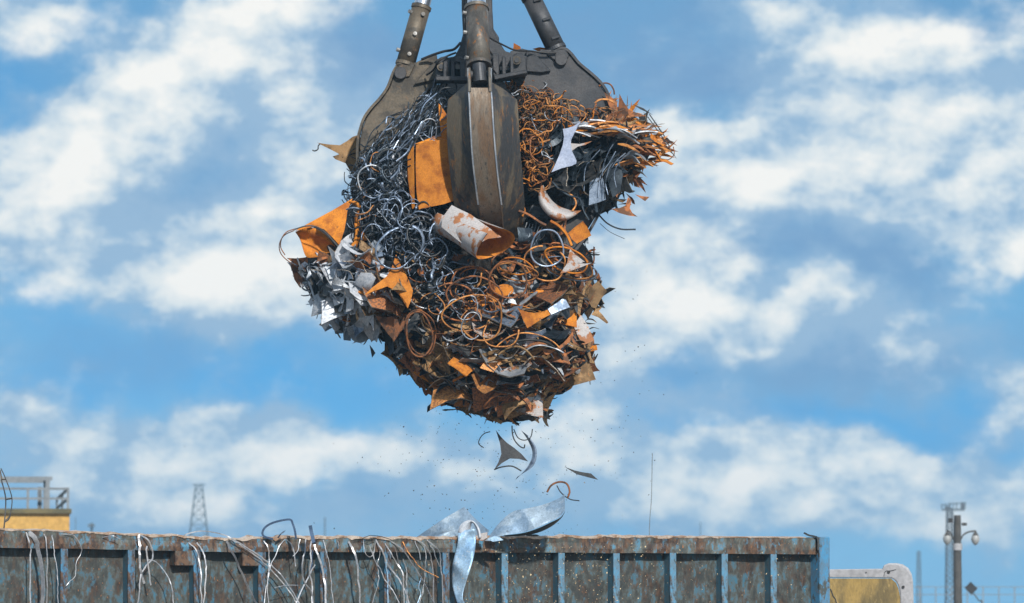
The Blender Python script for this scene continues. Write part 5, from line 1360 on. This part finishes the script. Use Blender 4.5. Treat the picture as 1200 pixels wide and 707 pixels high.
for P_, mt, lab in (
  ([(708, 108), (714, 112), (723, 119), (724, 132), (721, 142), (715, 128)], 'rust', "brown pointed sheet against the right tine's outer edge"),
  ([(724, 133), (726, 110), (731, 120), (738, 130), (736, 134), (728, 143), (722, 146)], 'rust', "tall orange-brown fang rising at the upper right"),
  ([(733, 127), (742, 131), (757, 136), (748, 137), (738, 137)], 'rust', "orange-brown fang pointing right, beside the tall fang"),
  ([(733, 148), (742, 146), (761, 147), (752, 152), (744, 152)], 'rust', "small brown barb below the right-pointing fang"),
  ([(754, 127), (762, 133), (765, 135), (750, 128), (741, 122)], 'dark', "thin dark blade at the very top of the right spikes")):
    traced("metal_shard", P_, -.55, mt, lab, "metal shard", bend=lambda x, z: .8 * x * x)
wire("metal_strip", [(702, 101), (708, 97.5), (715, 99), (719, 105), (720, 111)], 2.0, -.5, 'rust', "thin brown hook arching over the right tine's edge", "metal strip")
wire("metal_strip", [(697, 121), (703, 117), (713, 117), (721, 121)], 2.6, -.8, 'tan', "short orange strip bridging the right tine's edge", "metal strip")
wire("metal_wire", [(761, 134), (770, 147), (781, 163), (787, 169)], 1.4, -.2, 'dark', "upper of two parallel dark wires bowing at the far right", "wire")
wire("metal_wire", [(759, 137), (767, 148), (777, 162), (784, 171), (784, 178)], 1.2, -.25, 'dark', "lower of two parallel dark wires bowing at the far right", "wire")
wire("metal_wire", [(789, 172), (790, 181), (784, 187), (777, 188)], 1.2, -.2, 'rust', "small brown loop at the bundle's far right tip", "wire")
traced("metal_shard", [(602, 50.5), (610, 55), (611, 62), (601, 62)], -.2, 'orange', "small orange tip peeping above the grab's right hinge", "metal shard")
traced("metal_strip", [(624, 57.5), (632, 55.5), (640, 56.5), (641, 60), (630, 60)], -.2, 'orange', "orange sliver behind the right cylinder's foot", "metal strip")
traced("metal_shard", [(498, 68), (499.5, 67.5), (499.5, 74), (498, 74)], -.3, 'orange', "tiny orange tab standing on the left tine's shoulder", "metal shard")
# bright slivers packed flat along the upper right
r_ = rnd
for i in range(46):
    row = rnd.random()
    if row < .62: x, y = rv(672, 768), 0; y = interp(x, [672, 720, 768], [153, 152, 164]) + rv(-8, 9); an = rnd.gauss(-6, 9)
    else: x, y = rv(735, 778), rv(172, 196); an = rnd.gauss(-5, 18)
    Y = min(-.3, Yf(x, y)) - rv(.05, .2); le = rv(8, 20); ca, sa = math.cos(R(an)), math.sin(R(an))
    P_ = [(x - ca * le, y + sa * le), (x, y - rv(1, 4)), (x + ca * le, y - sa * le)]
    s_ = S(Y); V, F = sweep(smooth_path([W(a, b, Y + rv(-.05, .05)) for a, b in P_], 5), .09, rv(.8, 2.0) * s_, up=(0, 1, rv(-.6, .6)), taper=rnd.random() < .7)
    mt = pick(('bright', 4), ('tan', 4), ('white', 1.6), ('orange', 1.3), ('dark', 1)) if x < 745 else pick(('tan', 5), ('orange', 2.5), ('bright', 1.5), ('rust', 2))
    tag(MB().add(V, F).build("metal_strip", M[mt]), "flat shiny sliver packed among the pale slivers across the bundle's upper right", "metal strip", "pale slivers upper right")
# long strands in the blue-grey tangle
for i in range(46):
    x, y = scatter([(440, 150), (515, 105), (520, 140), (480, 170), (455, 235), (425, 240), (420, 190)], 1, 900 + i)[0]
    an = R(rnd.gauss(52, 16)); le = rv(10, 26); Y = Yf(x, y) - rv(.04, .16); ca, sa = math.cos(an), math.sin(an); b_ = rv(-6, 6)
    P_ = [(x - ca * le, y + sa * le), (x + sa * b_, y + ca * b_), (x + ca * le, y - sa * le)]
    P_ = [(a, b) for a, b in P_ if float(sdist(a, b)) > -3]
    if len(P_) < 2: continue
    P3 = smooth_path([W(a, b, Y + rv(-.06, .04)) for a, b in P_], 5); V, F = sweep(P3, .012 + .008 * rnd.random(), .010, n=5)
    tag(MB().add(V, F).build("steel_strand", M[pick(('navy', 4), ('steel', 3), ('dark', 2))]), "long dark strand combed diagonally through the upper left tangle", "metal strand", "dark strands upper left")
for i in range(12):
    x0, y0 = 700 + rv(-20, 30), 188 + rv(-8, 10); Y = -1.0 - rv(0, .15)
    P_ = [(x0 + rv(6, 14), y0 - rv(6, 14)), (x0, y0), (x0 - rv(4, 12), y0 + rv(14, 26)), (x0 - rv(2, 14), y0 + rv(30, 46))]
    P3 = smooth_path([W(a, b, Y) for a, b in P_], 5); V, F = sweep(P3, .012, .010, n=5)
    tag(MB().add(V, F).build("steel_strand", M[pick(('navy', 3), ('steel', 1.6))]), "thin strand drooping across the dark right hollow", "metal strand", "strands in the right hollow")

# ================================================================== falling pieces
fo = traced("sheet_offcut", [(581, 504), (587, 512), (594, 519), (602.5, 525), (611, 532), (619, 541), (608, 538), (597.5, 537.5), (588, 543), (579, 551), (584, 542), (587.5, 532), (586, 520)], -.45, 'grabdark', "brown kite-like offcut falling just below the bundle", "sheet metal")
band("metal_strip", [(610, 504), (621, 513), (629, 528), (625, 546), (606, 559)], [(612, 506), (619, 517), (624, 531), (619, 546), (604, 563)], -.45, -.40, 'steel', "grey curved strip falling right of the kite-like offcut", "metal strip", bulge=.02)
wire("metal_strip", [(579, 550.5), (587.5, 547.5), (600, 546.5), (611, 552)], 1.8, -.4, 'dark', "thin dark curl falling below the kite-like offcut", "metal strip")
wire("metal_wire", [(600, 499), (600.5, 508), (603, 516), (609, 523), (614, 525), (615, 521)], 1.6, -.5, 'dark', "dark hook of wire hanging behind the kite-like offcut", "wire")
wire("metal_wire", [(602, 503), (607, 513), (615, 516), (622, 512), (624, 503)], 1.3, -.5, 'dark', "dark open loop of wire just under the bundle's bottom", "wire")
wire("metal_wire", [(574.5, 506), (568, 508), (563, 513), (561, 520), (567, 525)], 1.2, -.4, 'dark', "small dark C-shaped wire falling left of the kite-like offcut", "wire")
traced("metal_shard", [(661, 547), (671, 551), (682, 553.5), (692.5, 555), (697, 559), (701, 562.5), (689, 559.5), (676, 556)], -.4, 'dark', "slender dark dart-shaped sliver in mid-air", "metal shard")
wire("metal_strip", [(641, 577), (646, 569), (655, 565), (664, 567), (667.5, 576), (665, 584)], 2.4, -.6, 'rust', "rust-brown hooked strip falling above the curled galvanised sheet", "metal strip")
wire("metal_wire", [(652.5, 569), (657.5, 577.5), (667.5, 585), (679, 587)], 1.4, -.6, 'dark', "dark wire crossing the falling rust-brown hook", "wire")
wire("metal_strip", [(632, 455), (637, 470), (641, 484)], 1.6, -.4, 'dark', "thin dark tail hanging at the bundle's lower right", "metal strip")
fl_ = MB(); fb_ = MB()
def speck(mb_, x, y, Y, s):
    c_ = W(x, y, Y); a = [c_ + Vector((rnd.uniform(-1, 1), rnd.uniform(-1, 1), rnd.uniform(-1, 1))).normalized() * s * rv(.6, 1.2) for _ in range(4)]
    mb_.add(a, [(0, 1, 2), (0, 2, 3), (0, 3, 1), (1, 3, 2)])
for i in range(520):
    if rnd.random() < .55: x, y = rnd.gauss(590, 62), rv(485, 640)
    elif rnd.random() < .7: x, y = rnd.gauss(560, 95), rv(430, 625)
    else: x, y = rv(640, 760), rv(300, 560)
    if float(sdist(x, y)) > -4: continue
    speck(fl_, x, y, rv(-1.6, .8), rv(.006, .014))
fo_ = tag(fl_.build("rust_flakes", M['dark']), "spray of tiny dark rust flakes falling beneath the bundle", "rust flakes", kind='stuff')
for i in range(420):
    x = rnd.gauss(650, 75) if rnd.random() < .8 else rv(560, 960); y = rv(636, 712)
    if x > 985: continue
    p = wall_pt(x, y, .2); speck(fb_, x, y, p.y - rv(.05, .9), rv(.006, .013))
M['fleck'] = plain('sunlit_rust_fleck', (0.62, 0.46, 0.26), .5)  # sunlight on the flakes is put into this pale colour
tag(fb_.build("bright_flakes", M['fleck']), "spray of tiny sunlit flakes falling in front of the container wall", "rust flakes", kind='stuff')

# ================================================================== scrap hanging over the container rim
def on_rim(px, py):   # a little in front of the rail face where the photo position meets the wall
    o_ = OFF_RAIL + .035 if py > 634 else OFF_RAIL + .01
    return wall_pt(px, py, o_)
STR = [
 ([(31, 624), (33, 634), (35.5, 650), (35.5, 715)], 2.4, 'strap'), ([(34, 624), (41, 631), (45, 645), (49, 668), (51, 715)], 6.0, 'strap'), ([(53, 626), (55, 640), (55, 715)], 2.0, 'strap'),
 ([(61, 627), (63, 640), (65, 660), (68.5, 690), (67, 715)], 1.7, 'strap'), ([(71, 626), (85, 627), (93, 635), (95.5, 643), (94, 650), (88.6, 660), (88.6, 675), (82, 682), (78, 687)], 1.2, 'strap'),
 ([(162, 626), (163.5, 640), (164.5, 662), (169, 684)], 4.4, 'strap'), ([(165, 627), (174, 633), (178, 645), (177.5, 656), (170, 665), (164, 680), (161, 715)], 2.8, 'strap'), ([(172, 640), (173, 655), (176, 686)], 3.0, 'strap'),
 ([(174, 656), (182, 658), (191, 667), (200, 685), (205, 712)], 1.9, 'strap'), ([(221, 636), (229, 644), (234, 660), (236, 682), (236, 715)], 2.2, 'strap'), ([(231, 636), (238, 647), (241, 660), (240.5, 690), (237, 715)], 2.6, 'strap'),
 ([(212, 630), (222, 625), (236, 622.5), (250, 624), (262, 627), (274, 633), (293, 644), (318, 662), (334, 680), (354, 712)], 2.3, 'strap'), ([(272, 633), (284, 640), (298, 650), (320, 670), (335, 688), (351, 712)], 2.0, 'strap'),
 ([(265, 634), (271, 646), (280, 664), (289, 685), (297, 700), (305, 712)], 4.0, 'strap'), ([(310, 634), (314, 642), (315.5, 655), (314, 677), (308, 715)], 1.8, 'strap'), ([(334, 632), (329, 638), (322, 652), (314, 676), (314, 712)], 1.6, 'strap'),
 ([(336, 632), (341, 638), (345, 650), (347, 664)], 2.0, 'strap'), ([(352, 632), (348, 645), (344, 652)], 1.4, 'strap'), ([(358.5, 632), (357, 648), (354, 662), (356, 680), (366, 696), (369, 714)], 2.6, 'strap'),
 ([(365, 634), (363.5, 652), (364, 672), (366, 690), (367, 715)], 2.8, 'strap'), ([(368, 636), (373, 650), (378, 672), (381, 690), (382, 715)], 4.0, 'strap'), ([(379, 633), (383, 648), (387, 672), (391, 712)], 1.5, 'strap'),
 ([(367, 645), (366, 660), (364, 668)], 2.4, 'bluestrap'), ([(408, 635), (413, 644), (418, 660), (420.5, 684), (423, 715)], 4.2, 'strap'), ([(426, 633), (426, 642), (430, 651), (436, 652), (439, 643), (440, 634)], 1.4, 'strap'),
 ([(440, 632), (447, 644), (453, 658), (463, 672), (473, 688), (482, 712)], 3.0, 'strap'), ([(433, 640), (439, 655), (448, 673), (460, 692), (470, 712)], 2.0, 'strap'), ([(451, 637), (458, 648), (465, 660), (472, 675), (475, 712)], 1.8, 'strap'),
 ([(458, 634), (468, 641), (480, 655), (492, 675), (501, 692), (510, 712)], 2.4, 'strap'), ([(472, 635), (477, 645), (484, 654), (494, 666), (514, 677)], 1.8, 'tan'), ([(488, 633), (496, 637), (503, 648), (507, 665), (508, 715)], 2.4, 'strap'),
 ([(501, 633), (509, 640), (515, 650), (518, 675), (520, 712)], 2.2, 'strap'), ([(497, 640), (499, 658), (497, 680), (491, 712)], 1.3, 'strap'), ([(493, 676), (490.5, 688), (492, 698), (489, 712)], 1.8, 'foil'),
 ([(453, 656), (455, 680), (454, 712)], 2.4, 'foil'), ([(437, 646), (443, 672), (442, 684), (436, 708)], 1.4, 'strap'), ([(486, 634), (490, 644), (493, 656)], 1.6, 'strap'), ([(503, 636), (508, 646), (515, 664)], 1.8, 'strap'),
 ([(345, 712), (355, 690), (362, 676), (370, 662)], 2.6, 'strap'), ([(322, 689), (335, 686), (350, 686)], 1.0, 'strap'), ([(462, 640), (466, 655), (470, 668), (478, 690)], 1.4, 'strap'), ([(446, 640), (444, 655), (441, 662)], 1.4, 'strap'), ([(472, 655), (476, 672), (478, 712)], 1.5, 'strap'), ([(120, 630), (132, 628), (140, 632)], 1.4, 'strap'), ([(420, 634), (432, 628), (446, 629), (460, 633)], 1.3, 'dark'), ([(424, 636), (434, 631), (440, 631)], 1.4, 'dark'), ([(396, 634), (398, 640)], 1.2, 'strap')]
def where(x):
    if x < 100: return "far left, below the ochre building", "straps hanging at the container's far left"
    if x < 210: return "in the tangle at the second rib in view", "straps hanging by the second rib"
    if x < 330: return "below and right of the lattice pylon", "straps hanging under the pylon"
    if x < 430: return "near the upright blue-black strip ends", "straps hanging by the blue-black strips"
    return "left of the crumpled blue foil", "straps hanging left of the foil"
special = {1: "broadest shiny strap hanging over the rim below the ochre building", 4: "thin crinkled wire dangling right of the straps below the ochre building", 11: "longest pale strap, sweeping diagonally down from the rim by the pylon", 13: "broad strap slanting down-right from the rim, under the long diagonal strap", 23: "lone broad pale strap between the two dense strap clusters", 29: "thin rust-orange strap slanting down-right in the dense right cluster"}
for i, (P_, wp, mt) in enumerate(STR):
    jig = rnd.uniform(0, .05)
    P3 = smooth_path([wall_pt(x, y, OFF_RAIL + (.0 if (k == 0 and y < 640) else .035 + jig + .02 * math.sin(k * 1.7 + i))) for k, (x, y) in enumerate(P_)], 6)
    P3 = [p + Vector((.016 * mn.noise(p * 7) + .008 * mn.noise(p * 23), .01 * mn.noise(p * 15), 0)) for p in P3]
    V, F = sweep(P3, .004, wp * (.0054 if wp < 5 else .0085), up=(.25 * math.sin(i * 2.1), 1, 0), n=4, twist=rnd.uniform(-.9, .9)); wl, gr = where(P_[0][0])
    o = MB().add(V, F).build("steel_strap" if mt != 'dark' else "metal_wire", M[mt])
    lab = special.get(i)
    tag(o, lab or f"thin shiny strap hanging over the rim, {wl}", "metal strap", None if lab else gr)
P3 = smooth_path([W(x, y, -2.9) for x, y in [(320, 632), (310, 629), (307.5, 625), (310, 619), (317, 614), (328, 610.5), (340, 609), (343, 614), (345.5, 622), (347, 632)]], 3)
V, F = sweep(P3, .05, .022, up=(0, 1, 0)); tag(MB().add(V, F).build("steel_strap", M['bluestrap']), "dark blue strap bent in a loop above the rim, left of centre", "metal strap")
V, F = sweep(smooth_path([W(363.5, 616, -2.9), W(365, 624, -2.9), W(368, 637, -2.95)], 3), .05, .038, up=(0, 1, 0)); tag(MB().add(V, F).build("steel_strap", M['bluestrap']), "short dark blue strap end standing upright on the rim", "metal strap")
V, F = sweep(smooth_path([W(326, 630, -2.9), W(329, 626, -2.92), W(333, 623, -2.9)], 3), .03, .014, up=(0, 1, 0)); tag(MB().add(V, F).build("steel_strap", M['bluestrap']), "small dark strap tip inside the bent dark blue loop", "metal strap")
V, F = sweep(smooth_path([wall_pt(x, y, OFF_RAIL + q) for x, y, q in [(943, 625, -.03), (948, 627.5, -.02), (955, 629, 0), (958.5, 632, .03), (958.8, 645, .04)]], 4), .06, .02, up=(0, 1, 0)); tag(MB().add(V, F).build("metal_strip", M['dark']), "short black bent strip at the container's right corner post", "metal strip")
V, F = sweep(smooth_path([wall_pt(x, y, OFF_RAIL - .03) for x, y in [(618, 628), (628, 627.5), (634, 630), (650, 631)]], 4), .05, .022, up=(0, 1, 0)); tag(MB().add(V, F).build("metal_strip", M['dark']), "curled black strip lying on the rim right of the galvanised sheet", "metal strip")
# big galvanised pieces on the rim
ys = on_rim(545, 636).y
traced("galvanised_sheet", [(470, 640), (487, 630), (505, 618), (525, 605), (544, 594), (556, 607), (566, 616), (573, 622), (568, 640), (520, 642)], ys + .55, 'galv', "grey triangular galvanised sheet leaning up behind the container rim", "sheet metal", bend=lambda x, z: .06 * math.sin(9 * x) + .2 * abs(x - .05), th=.006)
band("galvanised_sheet", [(566, 634), (574, 627), (585, 613), (600, 600), (617, 596), (638, 591), (655, 584), (662, 579)], [(574, 634), (588, 628), (600, 626), (612, 624), (628, 619), (643, 612), (655, 606), (662, 598)], ys + .22, lambda t: ys + .05 - .05 * t, 'galv', "curled galvanised sheet with a ragged lower edge rising right from the rim", "sheet metal", bulge=.02, n=40, m=10, crumple=.07, cfreq=2.0, flat=True)
band("galvanised_sheet", [(590, 627.5), (612, 625), (630, 619.5), (645, 612.5), (657, 606.5), (662, 599)], [(592, 629), (613, 628), (632, 624), (648, 616), (659, 606), (662.5, 598)], ys + .05, ys + .28, 'dark', "turned-under edge along the curled galvanised sheet, shade put into its dark colour", "sheet metal")  # underside of the galvanised sheet, its shadow put in as dark steel
band("crumpled_foil", [(536.5, 622), (536.5, 636), (533, 650), (529.5, 668), (530.5, 688), (536, 708)], [(556.5, 620), (557.5, 637), (554, 657), (547, 680), (542, 699), (546, 710)], lambda t: ys - .06 - .05 * math.sin(9 * t), lambda t: ys - .14 + .05 * math.sin(7 * t), 'foil', "crumpled pale blue foil strip draped down over the container rim", "foil", bulge=.0, n=30, m=8, crumple=.10, cfreq=2.1, flat=False)
band("crumpled_foil", [(536.5, 624), (539, 616), (545, 611), (551, 609.5), (557, 612), (562, 620), (564, 630)], [(549, 630), (551, 622), (552.5, 615), (553, 612.5), (556, 616), (559, 624), (560, 632)], ys - .04, ys + .02, 'white', "small pale arched fold on top of the crumpled blue foil", "foil", bulge=.05)
traced("galvanised_sheet", [(556, 632), (564, 625), (571, 624), (571, 630), (565, 634)], ys - .02, 'painted', "small cream scrap tucked between foil and curled sheet", "sheet metal")
traced("galvanised_sheet", [(571, 632), (580, 628), (586, 630), (590, 633), (578, 635)], ys - .03, 'foil', "small blue flap at the foot of the curled galvanised sheet", "sheet metal")

# ================================================================== haze over the distant yard
hz = MB().box((0, 560, 11.5), (1400, 1400, 25.0)).build("haze", None)
hm = bpy.data.materials.new("haze_air"); hm.use_nodes = True; hm.node_tree.nodes.clear()
ho = hm.node_tree.nodes.new('ShaderNodeOutputMaterial'); hv = hm.node_tree.nodes.new('ShaderNodeVolumePrincipled')
hv.inputs['Color'].default_value = (0.40, 0.72, 1.0, 1); hv.inputs['Density'].default_value = 0.00042
hm.node_tree.links.new(hv.outputs[0], ho.inputs['Volume'])
hz.data.materials.clear(); hz.data.materials.append(hm); tag(hz, "pale blue haze over the distant yard", "haze", kind='stuff')
